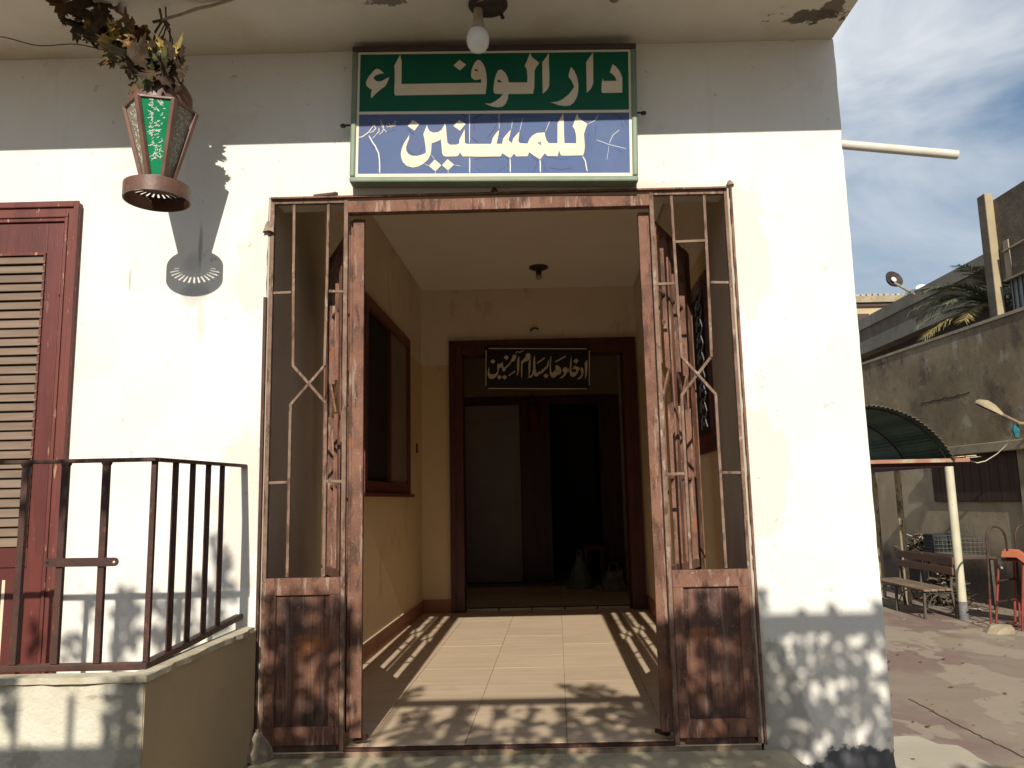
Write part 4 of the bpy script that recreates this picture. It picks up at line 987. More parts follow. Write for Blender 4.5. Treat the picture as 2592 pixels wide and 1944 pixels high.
def grape_leaf(c, size, nrm, spin, curl, mat, parent, rr):
    nrm = Vector(nrm).normalized()
    u = nrm.orthogonal().normalized()
    w = nrm.cross(u)
    u, w = u * math.cos(spin) + w * math.sin(spin), w * math.cos(spin) - u * math.sin(spin)
    prof = []
    for i in range(40):
        a = -math.pi + 2 * math.pi * i / 40
        lob = 0.62 + 0.30 * abs(math.cos(2.5 * a)) ** 0.8 + 0.08 * (1 if i % 2 else -1) + rr.uniform(-0.04, 0.04)
        if abs(abs(a) - math.pi) < 0.25:
            lob *= 0.35
        prof.append((a, lob))
    vs = [Vector(c)]
    for ring in (0.5, 1.0):
        for a, l in prof:
            r = l * size * ring * (0.9 if ring < 1 else 1)
            x, y = r * math.cos(a), r * math.sin(a)
            hgt = curl * (y * y / size) - curl * 0.6 * x * x / size * 0.7 + 0.10 * size * math.sin(5 * a) * ring * ring * 0.6 + rr.uniform(-0.04, 0.04) * size * ring
            vs.append(Vector(c) + u * x + w * y + nrm * hgt)
    fs = []
    n = len(prof)
    for i in range(n):
        j = (i + 1) % n
        fs.append((0, 1 + i, 1 + j))
        fs.append((1 + i, 1 + n + i, 1 + n + j, 1 + j))
    return part('leaf', MB().add(vs, fs), mat, parent, smooth=True)
rv = random.Random(14)
spots = [(-2.16, 3.60, 1, .075), (-2.13, 3.55, 0, .07), (-2.06, 3.57, 0, .075), (-2.02, 3.52, 1, .08), (-1.98, 3.47, 0, .085), (-2.03, 3.43, 0, .06), (-1.95, 3.52, 0, .06),
         (-1.93, 3.45, 2, .085), (-1.88, 3.43, 2, .095), (-1.86, 3.49, 1, .07), (-1.82, 3.46, 1, .06), (-1.80, 3.42, 1, .085), (-1.92, 3.37, 3, .085), (-1.96, 3.35, 1, .06),
         (-1.84, 3.35, 3, .09), (-1.78, 3.36, 0, .09), (-1.73, 3.38, 3, .09), (-1.68, 3.36, 2, .07), (-1.63, 3.37, 2, .07), (-1.76, 3.29, 0, .08), (-1.70, 3.28, 3, .09), (-1.64, 3.30, 0, .09),
         (-1.61, 3.33, 0, .06), (-1.69, 3.23, 0, .07), (-1.62, 3.24, 0, .06), (-1.79, 3.27, 3, .055), (-1.75, 3.33, 3, .08), (-1.60, 3.28, 3, .06), (-1.66, 3.32, 0, .08),
         (-1.98, 3.60, 0, .05), (-1.93, 3.62, 1, .05)]
spots += [(-1.78, 3.18, 0, .055), (-1.73, 3.17, 3, .06), (-1.66, 3.16, 0, .07), (-1.60, 3.19, 0, .06), (-1.70, 3.21, 3, .08), (-1.63, 3.22, 0, .08), (-1.76, 3.24, 0, .07), (-1.58, 3.26, 0, .06), (-1.66, 3.27, 3, .085), (-1.72, 3.29, 0, .085), (-1.90, 3.40, 2, .08), (-1.84, 3.39, 2, .07), (-2.0, 3.46, 1, .08), (-2.08, 3.50, 0, .07)]
for x, z, k, sz in spots:
    grape_leaf((x, (-0.56 if z < 3.32 else -0.48) + rv.uniform(-0.05, 0.05), z - (0.03 if z < 3.32 else 0.0)), sz, (rv.uniform(-0.7, 0.7), -0.8, rv.uniform(-0.5, 0.7)), rv.uniform(0, 6.28), rv.uniform(-1.6, 1.6), M_leafs[k], vine, rv)
M_cane = surf('vine_cane', (0.40, 0.32, 0.22), (0.28, 0.21, 0.14), 25, 0.8, 0.4, 100)
M_stem = surf('vine_stem', (0.10, 0.06, 0.035), (0.06, 0.035, 0.02), 25, 0.8, 0.4, 100)
part('cane', MB().tube([(-1.705, -0.45, 3.535), (-1.66, -0.46, 3.545), (-1.60, -0.455, 3.565), (-1.53, -0.45, 3.595), (-1.46, -0.455, 3.605), (-1.38, -0.48, 3.610), (-1.25, -0.53, 3.612), (-1.05, -0.58, 3.613)],
                       [0.006, 0.0075, 0.007, 0.009, 0.0075, 0.0085, 0.008, 0.007], 7), M_cane, vine, smooth=True)
part('stem', MB().tube([(-2.35, -0.60, 3.61), (-2.25, -0.56, 3.61), (-2.12, -0.50, 3.58), (-2.0, -0.46, 3.50), (-1.88, -0.44, 3.44), (-1.76, -0.44, 3.37), (-1.66, -0.44, 3.31)], 0.006, 6), M_stem, vine, smooth=True)
part('tendril', MB().tube([(-1.715, -0.45, 3.60), (-1.70, -0.45, 3.535), (-1.73, -0.45, 3.48), (-1.74, -0.45, 3.40)], 0.006, 6), M_stem, vine, smooth=True)
part('tendril', MB().tube([(-1.70, -0.45, 3.54), (-1.66, -0.45, 3.49), (-1.655, -0.45, 3.42)], 0.005, 6), M_stem, vine, smooth=True)
part('tendril', MB().tube([(-1.745, -0.45, 3.53), (-1.69, -0.45, 3.54), (-1.665, -0.45, 3.51)], 0.008, 6), M_stem, vine, smooth=True)
wire = thing('sagging_wire', 'thin dark wire sagging under the roof slab towards the vine', 'wire', (-2.5, -0.45, 3.50))
wp = []
for i in range(22):
    f = i / 21
    wp.append((-2.95 + 1.0 * f, -0.45, 3.555 - 0.16 * f + 0.012 * math.sin(f * 17) - 0.02 * math.sin(f * math.pi)))
part('strand', MB().tube(wp, 0.0028, 5), M_stem, wire)

# ---------------------------------------------------------------- lamp fittings
M_fit = surf('burnt_fitting', (0.035, 0.025, 0.022), (0.06, 0.04, 0.033), 20, 0.5, 0.3, 80)
M_socket = surf('old_socket', (0.42, 0.36, 0.25), (0.34, 0.28, 0.19), 15, 0.6)
M_bulb = surf('bulb_white', (0.80, 0.78, 0.72), None, 4, 0.35, 0, 10, 0.4)
fit = thing('porch_lamp', 'white bulb dangling from a broken black fitting under the roof slab', 'lamp', (-0.14, -0.40, 3.40))
part('base_plate', MB().lathe((-0.105, -0.385, 3.622), [(0.098, 0), (0.098, -0.006), (0.092, -0.014), (0.055, -0.020), (0.0, -0.021)], 28), M_fit, fit, smooth=True)
part('broken_tab', MB().bar((-0.045, -0.335, 3.608), (-0.03, -0.325, 3.580), 0.018, 0.005), M_fit, fit)
part('broken_tab', MB().bar((-0.17, -0.42, 3.61), (-0.12, -0.46, 3.60), 0.006, 0.004), M_socket, fit)
part('socket', MB().lathe((-0.155, -0.375, 0), [(0.018, 3.612), (0.023, 3.60), (0.024, 3.55), (0.027, 3.525), (0.034, 3.490), (0.030, 3.480)], 20), M_socket, fit, smooth=True)
part('bulb', MB().lathe((-0.158, -0.375, 0), [(0.036, 3.490), (0.048, 3.476), (0.0555, 3.453), (0.0565, 3.433), (0.052, 3.408), (0.040, 3.388), (0.022, 3.377), (0.0, 3.374)], 28), M_bulb, fit, smooth=True)
fit2 = thing('passage_lamp', 'small black ceiling fitting with bare bulb inside the passage', 'lamp', (0.245, 3.95, 3.50))
part('base_plate', MB().lathe((0.245, 3.95, 3.565), [(0.10, 0), (0.10, -0.012), (0.07, -0.03), (0.0, -0.032)], 20), M_fit, fit2, smooth=True)
part('socket', MB().lathe((0.245, 3.95, 3.535), [(0.03, 0), (0.03, -0.05), (0.0, -0.052)], 12), M_fit, fit2, smooth=True)
part('bulb', MB().lathe((0.245, 3.95, 3.485), [(0.02, 0), (0.035, -0.025), (0.03, -0.05), (0.0, -0.062)], 12), M_socket, fit2, smooth=True)
hook = thing('wall_hook', 'small bent dark hook on the wall above the inner door', 'hook', (0.19, 4.77, 3.07))
part('wire', MB().tube([(0.16, 4.782, 3.075), (0.16, 4.74, 3.07), (0.20, 4.735, 3.095), (0.25, 4.75, 3.08)], 0.012, 6), M_fit, hook)

# ---------------------------------------------------------------- things in the dark room
M_redcloth = surf('dark_red_cloth', (0.16, 0.012, 0.014), (0.11, 0.01, 0.012), 9, 0.7)
M_bag = surf('pale_green_bag', (0.12, 0.14, 0.08), (0.09, 0.105, 0.06), 12, 0.4)
M_bag2 = surf('cream_bag', (0.20, 0.165, 0.12), (0.12, 0.09, 0.065), 9, 0.6, lo=0.45, hi=0.6)
red = thing('hanging_cloth', 'dark red cloth bundle hanging on the inner door post', 'cloth', (0.22, 7.63, 2.2))
part('bundle', MB().lathe((0.22, 7.60, 0), [(0.0, 2.60), (0.04, 2.58), (0.085, 2.50), (0.09, 2.35), (0.085, 2.24), (0.06, 2.19), (0.0, 2.18)], 12), M_redcloth, red, smooth=True)
part('knot', MB().lathe((0.20, 7.60, 0), [(0.0, 2.72), (0.03, 2.69), (0.05, 2.64), (0.02, 2.58)], 8), M_fit, red, smooth=True)
bag = thing('plastic_bag', 'crumpled pale green plastic bag on the floor of the dark room', 'bag', (0.78, 6.9, 0.0))
rb = random.Random(2)
def crumple(c, w, d, h, n, mat, parent, name, pinch=0.35):
    m = MB()
    k = 7
    for i in range(k + 1):
        f = i / k
        for j in range(n):
            a = 2 * math.pi * j / n
            r = (1 - (1 - pinch) * f) * (1 + rb.uniform(-0.12, 0.12))
            if i == 0:
                r *= 0.9
            m.v.append((c[0] + w * r * math.cos(a), c[1] + d * r * math.sin(a), c[2] + h * f * (1 + rb.uniform(-0.05, 0.05))))
    for i in range(k):
        for j in range(n):
            a, b = i * n + j, i * n + (j + 1) % n
            m.f.append((a, b, b + n, a + n))
    m.f.append(tuple(range(k * n, k * n + n)))
    return part(name, m, mat, parent, smooth=True)
crumple((0.78, 6.9, 0.0), 0.20, 0.14, 0.42, 14, M_bag, bag, 'sack', 0.2)
part('handle', MB().tube([(0.74, 6.9, 0.40), (0.76, 6.88, 0.52), (0.80, 6.9, 0.50), (0.81, 6.9, 0.40)], 0.012, 6), M_bag, bag)
bag2 = thing('shopping_bag', 'small cream patterned bag standing on the floor inside the door', 'bag', (1.18, 6.45, 0.0))
crumple((1.18, 6.45, 0.0), 0.15, 0.10, 0.26, 12, M_bag2, bag2, 'sack', 0.75)
part('handle', MB().tube([(1.12, 6.45, 0.26), (1.13, 6.44, 0.36), (1.22, 6.44, 0.36), (1.24, 6.45, 0.26)], 0.01, 6), M_bag2, bag2)
stool = thing('red_stool', 'dark red stool standing in the dark room between the bags', 'stool', (0.98, 7.0, 0.0))
part('seat', MB().box(0.84, 1.12, 6.88, 7.14, 0.50, 0.55), M_redcloth, stool, bevel=0.01)
for dx in (0.86, 1.07):
    for dy in (6.90, 7.09):
        part('leg', MB().box(dx, dx + 0.03, dy, dy + 0.03, 0.0, 0.50), M_darkwood, stool)

# ---------------------------------------------------------------- yard wall
GZ = -0.45
def wx(y, off=0.0):                             # face of the yard wall, leaning 4 degrees off the facade axis
    return 7.291 - 0.075 * y - off
M_render = surf('stained_render', (0.29, 0.225, 0.145), (0.20, 0.15, 0.095), 1.1, 0.9, 0.6, 60, 0.15, bump_d=0.006, layers=[
    ((0.11, 0.085, 0.062), 'noise', 1.5, 0.52, 0.66, (1, 1, 0.7), 0.85),
    ((0.38, 0.34, 0.27), 'noise', 2.3, 0.58, 0.70, (1, 1, 1), 0.75),
    ((0.42, 0.30, 0.13), 'noise', 3.4, 0.60, 0.72, (1, 1, 1), 0.6),
    ((0.08, 0.062, 0.048), 'noise', 11, 0.58, 0.72, (1, 1, 0.4), 0.6)])
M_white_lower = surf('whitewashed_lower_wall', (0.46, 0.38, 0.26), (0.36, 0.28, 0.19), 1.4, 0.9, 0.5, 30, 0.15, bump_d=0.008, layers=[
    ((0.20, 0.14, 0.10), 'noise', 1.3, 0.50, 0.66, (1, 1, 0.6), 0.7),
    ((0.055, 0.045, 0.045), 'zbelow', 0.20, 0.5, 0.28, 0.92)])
M_conc = surf('pale_concrete', (0.37, 0.31, 0.21), (0.30, 0.25, 0.17), 3, 0.9, 0.6, 40, 0.15, bump_d=0.008, layers=[
    ((0.15, 0.12, 0.09), 'noise', 6, 0.56, 0.72, (1, 1, 0.5), 0.6)])
M_shutter = surf('brown_shutter', (0.085, 0.048, 0.034), (0.055, 0.034, 0.027), 3, 0.7, 0.2, 50, 0.2, stretch=(1, 5, 0.3))
M_whitepost = surf('cream_post_paint', (0.62, 0.58, 0.43), (0.54, 0.50, 0.36), 4, 0.55, 0.2, 60, 0.3, layers=[
    ((0.14, 0.10, 0.07), 'noise', 18, 0.66, 0.72, (1, 1, 0.5), 0.7)])
M_oldpost = surf('peeling_post', (0.55, 0.46, 0.30), (0.46, 0.38, 0.24), 5, 0.8, 0.4, 60, 0.2, layers=[
    ((0.12, 0.085, 0.055), 'noise', 15, 0.54, 0.60, (1, 1, 0.35), 0.85)])
M_greenroof = surf('green_corrugated', (0.045, 0.11, 0.07), (0.034, 0.085, 0.055), 3, 0.5, 0.1, 40, 0.3)
M_roofedge = surf('roof_edge', (0.16, 0.10, 0.07), (0.08, 0.05, 0.035), 12, 0.8)
M_beam = surf('faded_red_beam', (0.34, 0.17, 0.11), (0.44, 0.35, 0.24), 2.6, 0.75, 0.3, 60, 0.2, lo=0.45, hi=0.6)
M_bench = surf('bench_brown', (0.17, 0.085, 0.050), (0.12, 0.062, 0.038), 6, 0.55, 0.2, 50, 0.35, rand=0.2, stretch=(1, 0.3, 3))
M_bench_seat = surf('bench_seat_worn', (0.25, 0.19, 0.125), (0.17, 0.125, 0.085), 6, 0.8, 0.4, 50, 0.2, rand=0.25, stretch=(3, 0.4, 1))
M_bench_iron = surf('bench_iron', (0.10, 0.085, 0.065), (0.07, 0.058, 0.045), 12, 0.6, 0.3, 70)
M_redpaint = surf('red_tube_paint', (0.26, 0.055, 0.038), (0.17, 0.04, 0.03), 8, 0.5, 0.2, 60, 0.35, layers=[((0.06, 0.03, 0.025), 'noise', 20, 0.62, 0.7, (1, 1, 0.4), 0.7)])
M_orange = surf('orange_slide', (0.40, 0.115, 0.038), (0.30, 0.085, 0.03), 4, 0.45, 0.15, 40, 0.4)
M_grease = surf('dark_tube', (0.030, 0.022, 0.018), (0.09, 0.035, 0.02), 12, 0.6)

wall = thing('yard_wall', 'tall stained concrete yard wall with a projecting ledge and brown shutter', 'wall', (6.9, 6.0, GZ))
def wslab(y0, y1, z0, z1, proud, thick):
    return MB().obox((wx(y0, proud), y0, z0), (-0.075 * (y1 - y0), y1 - y0, 0), (thick, 0, 0), (0, 0, z1 - z0))
part('wall_core', wslab(-9, 18, 1.78, 3.556, 0.0, 0.28), M_render, wall)
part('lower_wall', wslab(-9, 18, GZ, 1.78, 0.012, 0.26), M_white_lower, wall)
part('coping', wslab(-9, 18, 3.556, 3.60, 0.02, 0.32), M_conc, wall)
part('ledge', wslab(-2, 8.45, 1.710, 1.845, 0.14, 0.14), M_conc, wall, bevel=0.01)
part('pilaster', wslab(6.30, 6.83, GZ, 1.709, 0.05, 0.05), M_conc, wall)
part('shutter_panel', wslab(6.85, 8.85, 1.02, 1.709, 0.030, 0.018), M_shutter, wall)
for i in range(10):
    y0 = 6.86 + i * 0.199
    part('shutter_slat', wslab(y0, y0 + 0.188, 1.03, 1.70, 0.040, 0.010), M_shutter, wall)
m = MB()
rw = random.Random(31)
y, z = 9.0, 2.625
pts = []
while y > 7.7:
    pts.append(Vector((wx(y, 0.004), y, z)))
    y -= rw.uniform(0.06, 0.12)
    z += rw.uniform(-0.022, 0.024)
m.tube(pts, 0.005, 4)
part('crack', m, M_black, wall, kind='stuff')

# ---------------------------------------------------------------- neighbouring buildings
M_neigh = surf('neighbour_band', (0.31, 0.275, 0.215), (0.25, 0.22, 0.17), 1.2, 0.9, 0.4, 20, 0.15, layers=[
    ((0.15, 0.13, 0.10), 'noise', 3, 0.55, 0.75, (1, 1, 0.3), 0.6)])
M_neigh_d = surf('neighbour_band_rough', (0.20, 0.165, 0.12), (0.15, 0.12, 0.09), 2, 0.95, 0.8, 40, 0.1, bump_d=0.02)
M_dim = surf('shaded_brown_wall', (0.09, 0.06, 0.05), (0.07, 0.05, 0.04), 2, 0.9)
nb = thing('flat_roofed_house', 'flat roofed grey house with banded concrete parapet behind the yard wall', 'building', (10.5, 14, GZ))
part('wall', MB().box(9.95, 15, 9.0, 24, GZ, 5.0), M_dim, nb)
part('parapet_band', MB().box(9.60, 15, 9.0, 24, 5.68, 5.97), M_neigh, nb)
part('parapet_band', MB().box(9.64, 15, 9.0, 24, 5.34, 5.679), M_neigh_d, nb)
part('parapet_band', MB().box(9.60, 15, 9.0, 24, 5.00, 5.339), M_neigh, nb)
dish = thing('satellite_dish', 'white satellite dish on the parapet of the flat roofed house', 'dish', (9.75, 14.7, 5.97))
pr = [(0.0, 0.0), (0.10, 0.008), (0.2, 0.03), (0.28, 0.065), (0.285, 0.065), (0.2, 0.022), (0.0, -0.01)]
m = MB().lathe((0, 0, 0), pr, 20)
rot = Matrix.Rotation(math.radians(58), 4, 'X') @ Matrix.Rotation(0.3, 4, 'Z')
m.v = [tuple(Vector((9.80, 14.65, 5.93)) + rot @ (Vector(p) * 0.72)) for p in m.v]
part('reflector', m, M_bulb, dish, smooth=True)
part('mast', MB().tube([(9.80, 14.72, 5.95), (9.80, 14.72, 5.99)], 0.025, 8), M_iron, dish)
lampb = thing('roof_floodlight', 'round black floodlight on a short arm above the banded parapet', 'lamp', (9.58, 15.2, 6.0))
pa = Vector((9.57, 14.75, 5.93)); pb = Vector((9.50, 15.42, 6.36))
part('arm', MB().tube([pa + Vector((0.1, -0.1, -0.1)), pa, pb], 0.032, 8), M_conc, lampb)
m = MB().lathe((0, 0, 0), [(0.0, 0.02), (0.10, 0.03), (0.22, 0.11), (0.23, 0.11), (0.23, 0.09), (0.16, 0.0), (0.06, -0.05), (0.0, -0.05)], 20)
rot = Matrix.Rotation(math.radians(70), 4, 'X') @ Matrix.Rotation(0.2, 4, 'Y')
m.v = [tuple(pb + Vector((-0.02, 0.1, 0.08)) + rot @ Vector(p)) for p in m.v]
part('shade', m, M_iron, lampb, smooth=True)
m = MB().lathe((0, 0, 0), [(0.0, 0.06), (0.06, 0.055), (0.07, 0.09), (0.0, 0.12)], 12)
m.v = [tuple(pb + Vector((-0.02, 0.1, 0.08)) + rot @ Vector(p)) for p in m.v]
part('bulb', m, M_bulb, lampb, smooth=True)

M_far = surf('far_plaster', (0.52, 0.40, 0.23), (0.42, 0.33, 0.2), 0.8, 0.9)
far = thing('distant_house', 'small sunlit tan house with ragged roof edge far behind the parapet', 'building', (15, 30, GZ))
part('wall', MB().box(12.6, 18.5, 28.0, 34, GZ, 8.74), M_far, far)
part('roof_slab', MB().box(12.4, 18.7, 27.8, 34.2, 8.90, 9.16), M_conc, far)
part('cornice', MB().box(12.5, 18.6, 27.9, 34.1, 8.741, 8.899), M_dim, far)
for x in (14.0, 15.1, 16.2):
    part('window', MB().box(x, x + 0.45, 27.95, 28.02, 7.9, 8.45), M_dim, far)
rf = random.Random(77)
for i in range(16):
    x = 13.2 + i * 0.24
    part('roof_brick', MB().box(x, x + rf.uniform(0.12, 0.2), 27.85, 28.0, 9.16, 9.16 + rf.uniform(0.03, 0.11)), M_far, far)

M_brickish = surf('dark_render', (0.18, 0.145, 0.105), (0.12, 0.095, 0.072), 2.2, 0.95, 0.9, 40, 0.1, bump_d=0.015, layers=[
    ((0.26, 0.22, 0.17), 'noise', 18, 0.58, 0.68, (1, 1, 1), 0.6)])
M_pil = surf('pilaster_render', (0.40, 0.33, 0.21), (0.33, 0.27, 0.17), 2.2, 0.9, 0.5, 40, 0.1)
M_metalblue = surf('window_steel', (0.28, 0.30, 0.31), (0.2, 0.22, 0.23), 5, 0.5)
tb = thing('rendered_annex', 'dark rendered upper storey with a corner pilaster and barred window', 'building', (9, 5, GZ))
part('wall', MB().box(7.706, 13, -3.0, 8.40, GZ, 3.86).box(7.706, 13, -3.0, 8.40, 4.435, 5.79), M_brickish, tb)
part('window_wall', MB().box(7.90, 13, -3.0, 8.40, 3.861, 4.434), M_dim, tb)
part('pilaster', MB().box(7.575, 7.705, 8.27, 8.47, GZ, 5.905), M_pil, tb, bevel=0.012)
part('pilaster_shade_skin', MB().box(7.566, 7.574, 8.272, 8.468, GZ, 5.90), M_brickish, tb)  # dark skin, shade of the side turned from the sun put into colour
part('cable_box', MB().box(7.686, 7.7055, 8.00, 8.13, 4.44, 5.05), M_conc, tb)
part('arm', MB().tube([(7.67, 8.12, 4.88), (7.67, 6.9, 4.91)], 0.018, 8), M_conc, tb)
wi = part('window', MB().box(7.76, 7.79, 7.2, 8.16, 3.87, 4.43), M_metalblue, tb)
for i in range(8):
    part('bar', MB().tube([(7.745, 7.25 + i * 0.12, 3.87), (7.745, 7.25 + i * 0.12, 4.42)], 0.010, 6), M_iron, wi)
part('drip_ledge', MB().box(7.65, 7.7055, -3.0, 8.15, 4.405, 4.434), M_conc, tb)

# ---------------------------------------------------------------- date palm behind the wall
M_frond = surf('palm_frond', (0.17, 0.19, 0.10), (0.12, 0.145, 0.07), 5, 0.5, 0.1, 40, 0.3)
M_frond_dry = surf('palm_frond_dry', (0.33, 0.26, 0.10), (0.22, 0.19, 0.07), 5, 0.6, 0.1, 40, 0.2)
M_trunk = surf('palm_trunk', (0.16, 0.11, 0.07), (0.10, 0.07, 0.045), 8, 0.9, 0.8, 20)
palm = thing('date_palm', 'date palm with feathery fronds showing above the yard wall', 'palm', (8.78, 10.0, GZ))
pc = Vector((8.78, 10.0, 4.34))
part('trunk', MB().tube([(8.78, 10.0, GZ), (8.77, 10.0, 2), (8.78, 10.0, 4.40)], [0.22, 0.19, 0.17], 10), M_trunk, palm, smooth=True)
rp = random.Random(41)
def frond(az, el, length, droop, mat):
    m = MB()
    d = Vector((math.cos(az), math.sin(az), 0))
    n = 34
    pts = []
    p = pc + d * 0.1 + Vector((0, 0, 0.05))
    a = el
    for i in range(n + 1):
        pts.append(p.copy())
        p = p + (d * math.cos(a) + Vector((0, 0, math.sin(a)))) * (length / n)
        a -= droop / n
    m.tube(pts, [0.022 * (1 - 0.85 * i / n) for i in range(n + 1)], 4)
    side = d.cross(Vector((0, 0, 1)))
    for i in range(5, n + 1):
        f = i / n
        t = (pts[min(i + 1, n)] - pts[max(i - 1, 0)]).normalized()
        L = 0.40 * length / 1.8 * (0.55 + 0.6 * math.sin(math.pi * min(f * 0.9 + 0.12, 1)))
        for s in (-1, 1):
            for q in range(2):
                b = pts[i] - t * (length / n * 0.5 * q)
                dr = (t * rp.uniform(0.75, 1.1) + side * s * rp.uniform(0.55, 0.85) + Vector((0, 0, rp.uniform(-0.30, 0.12)))).normalized()
                e = b + dr * L * rp.uniform(0.8, 1.1) + Vector((0, 0, -0.05 * L))
                w = t * 0.013
                mid = b.lerp(e, 0.45) + Vector((0, 0, 0.01))
                k = len(m.v)
                m.v += [tuple(b - w * 0.4), tuple(b + w * 0.4), tuple(mid + w * 0.8), tuple(mid - w * 0.8), tuple(e)]
                m.f += [(k, k + 1, k + 2, k + 3), (k + 3, k + 2, k + 4)]
    part('frond', m, mat, palm)
for az, el, ln, dr, dry in ((192, 2, 1.75, 0.75, 1), (180, 14, 1.6, 0.9, 0), (205, 24, 1.5, 0.9, 0), (176, 38, 1.2, 0.9, 0), (196, 46, 1.1, 0.9, 0), (185, 50, 1.5, 1.3, 0), (225, 58, 1.5, 1.3, 0), (172, 35, 1.6, 1.2, 0), (240, 25, 1.7, 1.0, 0),
                            (205, 66, 1.35, 1.2, 0), (150, 55, 1.6, 1.2, 0), (260, 50, 1.6, 1.2, 0), (120, 40, 1.7, 1.2, 0), (290, 45, 1.7, 1.2, 0), (330, 45, 1.7, 1.2, 0), (20, 45, 1.7, 1.2, 0), (70, 50, 1.7, 1.2, 0), (218, 8, 1.7, 0.8, 1)):
    frond(math.radians(az), math.radians(el), ln, dr, M_frond_dry if dry else M_frond)

# ---------------------------------------------------------------- arched shelter
shel = thing('arched_shelter', 'shelter with green corrugated arched roof on cream posts beside the bench', 'shelter', (4.62, 7.8, GZ))
CX, SZ = 4.60, 1.60
RR = 1.19; CZ = 2.33 - RR
a_end = math.asin(1.115 / RR)
n_c = 150
def roof_pt(i, y, off):
    a = -a_end + 2 * a_end * i / n_c
    r = RR + 0.014 * math.sin(i * 2 * math.pi / 3.2) + off
    return (CX + r * math.sin(a), y, CZ + r * math.cos(a))
m = MB()
ys = (6.50, 7.3, 8.1, 8.9, 9.4)
for y in ys:
    m.v += [roof_pt(i, y, 0) for i in range(n_c + 1)]
for y in ys:
    m.v += [roof_pt(i, y, 0.004) for i in range(n_c + 1)]
q = n_c + 1
for r in range(len(ys) - 1):
    for i in range(n_c):
        a = r * q + i
        m.f.append((a, a + 1, a + 1 + q, a + q))
        b = len(ys) * q + a
        m.f.append((b, b + q, b + 1 + q, b + 1))
for i in range(n_c):
    a, b = i, len(ys) * q + i
    m.f.append((a, b, b + 1, a + 1))
part('corrugated_roof', m, M_greenroof, shel)
m = MB()
for i in range(n_c):
    p0, p1 = Vector(roof_pt(i, 6.49, 0.004)), Vector(roof_pt(i + 1, 6.49, 0.004))
    m.add([p0, p1, p1 + Vector((0, 0, -0.012)), p0 + Vector((0, 0, -0.012))], [(0, 1, 2, 3)])
part('roof_rim', m, M_roofedge, shel)
for y in (6.62, 7.75, 8.9):
    pts = [(CX + (RR - 0.03) * math.sin(a), y, CZ + (RR - 0.03) * math.cos(a)) for a in [-a_end + 2 * a_end * i / 24 for i in range(25)]]
    part('rib', MB().tube(pts, 0.014, 6), M_iron, shel)
part('cross_beam', MB().box(3.35, 5.93, 6.535, 6.60, 1.555, 1.605), M_beam, shel, bevel=0.004)
part('lower_batten', MB().box(3.35, 5.62, 6.62, 6.66, 1.50, 1.553), M_darkwood, shel)
part('splinter', MB().obox((5.88, 6.54, 1.605), (0.20, 0.0, 0.012), (0, 0.03, 0), (0, 0, 0.010)).obox((5.72, 6.54, 1.615), (0.30, 0.0, 0.018), (0, 0.025, 0), (0, 0, 0.012)), M_oldpost, shel)
for x in (3.55, 5.66):
    part('side_beam', MB().box(x - 0.03, x + 0.03, 6.66, 9.3, 1.50, 1.56), M_darkwood, shel)
def post(x, y, r, mat, foot):
    p = part('post', MB().tube([(x, y, GZ), (x, y, 1.50)], r, 18), mat, shel, smooth=True)
    if foot:
        part('post_foot', MB().tube([(x, y, GZ), (x, y, GZ + 0.22)], r + 0.004, 18), surf('grey_foot', (0.20, 0.20, 0.20), (0.14, 0.14, 0.14), 8, 0.8), p, smooth=True)
post(5.664, 6.58, 0.054, M_whitepost, True)
post(5.69, 8.10, 0.045, M_oldpost, False)
post(5.70, 8.93, 0.040, M_oldpost, False)
post(3.55, 6.58, 0.050, M_whitepost, True)
post(3.55, 8.93, 0.045, M_oldpost, False)

# ---------------------------------------------------------------- bench
bench = thing('garden_bench', 'weathered brown slatted bench with scrolled iron legs under the shelter', 'bench', (5.4, 7.3, GZ))
BY0, BY1 = 6.60, 8.12
for i in range(4):
    x0 = 5.185 + i * 0.095
    part('seat_slat', MB().box(x0, x0 + 0.088, BY0 - 0.02, BY1, -0.10 + 0.002 * i, -0.073 + 0.002 * i), M_bench_seat, bench, bevel=0.004)
part('back_slat', MB().box(5.575, 5.60, BY0 - 0.04, BY1, 0.232, 0.332), M_bench, bench, bevel=0.004)
part('back_slat', MB().box(5.570, 5.595, BY0 - 0.02, BY1, 0.10, 0.197), M_bench, bench, bevel=0.004)
for y in (BY0 + 0.04, 7.42, BY1 - 0.08):
    part('leg', MB().bar((5.20, y, GZ), (5.215, y, -0.10), 0.032, 0.032), M_bench_iron, bench, bevel=0.003)
    part('leg', MB().bar((5.615, y, GZ), (5.565, y, -0.10), 0.032, 0.036), M_bench_iron, bench, bevel=0.003)
    part('back_post', MB().bar((5.565, y, -0.10), (5.612, y, 0.335), 0.030, 0.022), M_bench_iron, bench, bevel=0.003)
    part('seat_bearer', MB().bar((5.19, y, -0.115), (5.58, y, -0.115), 0.028, 0.03, (0, 0, 1)), M_bench_iron, bench)
    pts = []
    for i in range(20):
        a = 0.5 + i * 0.45
        r = 0.065 * (1 - i / 24)
        pts.append((5.47 + r * math.cos(a), y, -0.19 + r * math.sin(a)))
    part('scroll', MB().tube([(5.235, y, -0.33), (5.30, y, -0.20), (5.40, y, -0.145)] + pts, 0.008, 6), M_bench_iron, bench)
part('stretcher', MB().bar((5.60, BY0 + 0.05, -0.30), (5.60, BY1 - 0.08, -0.30), 0.02, 0.02), M_bench_iron, bench)

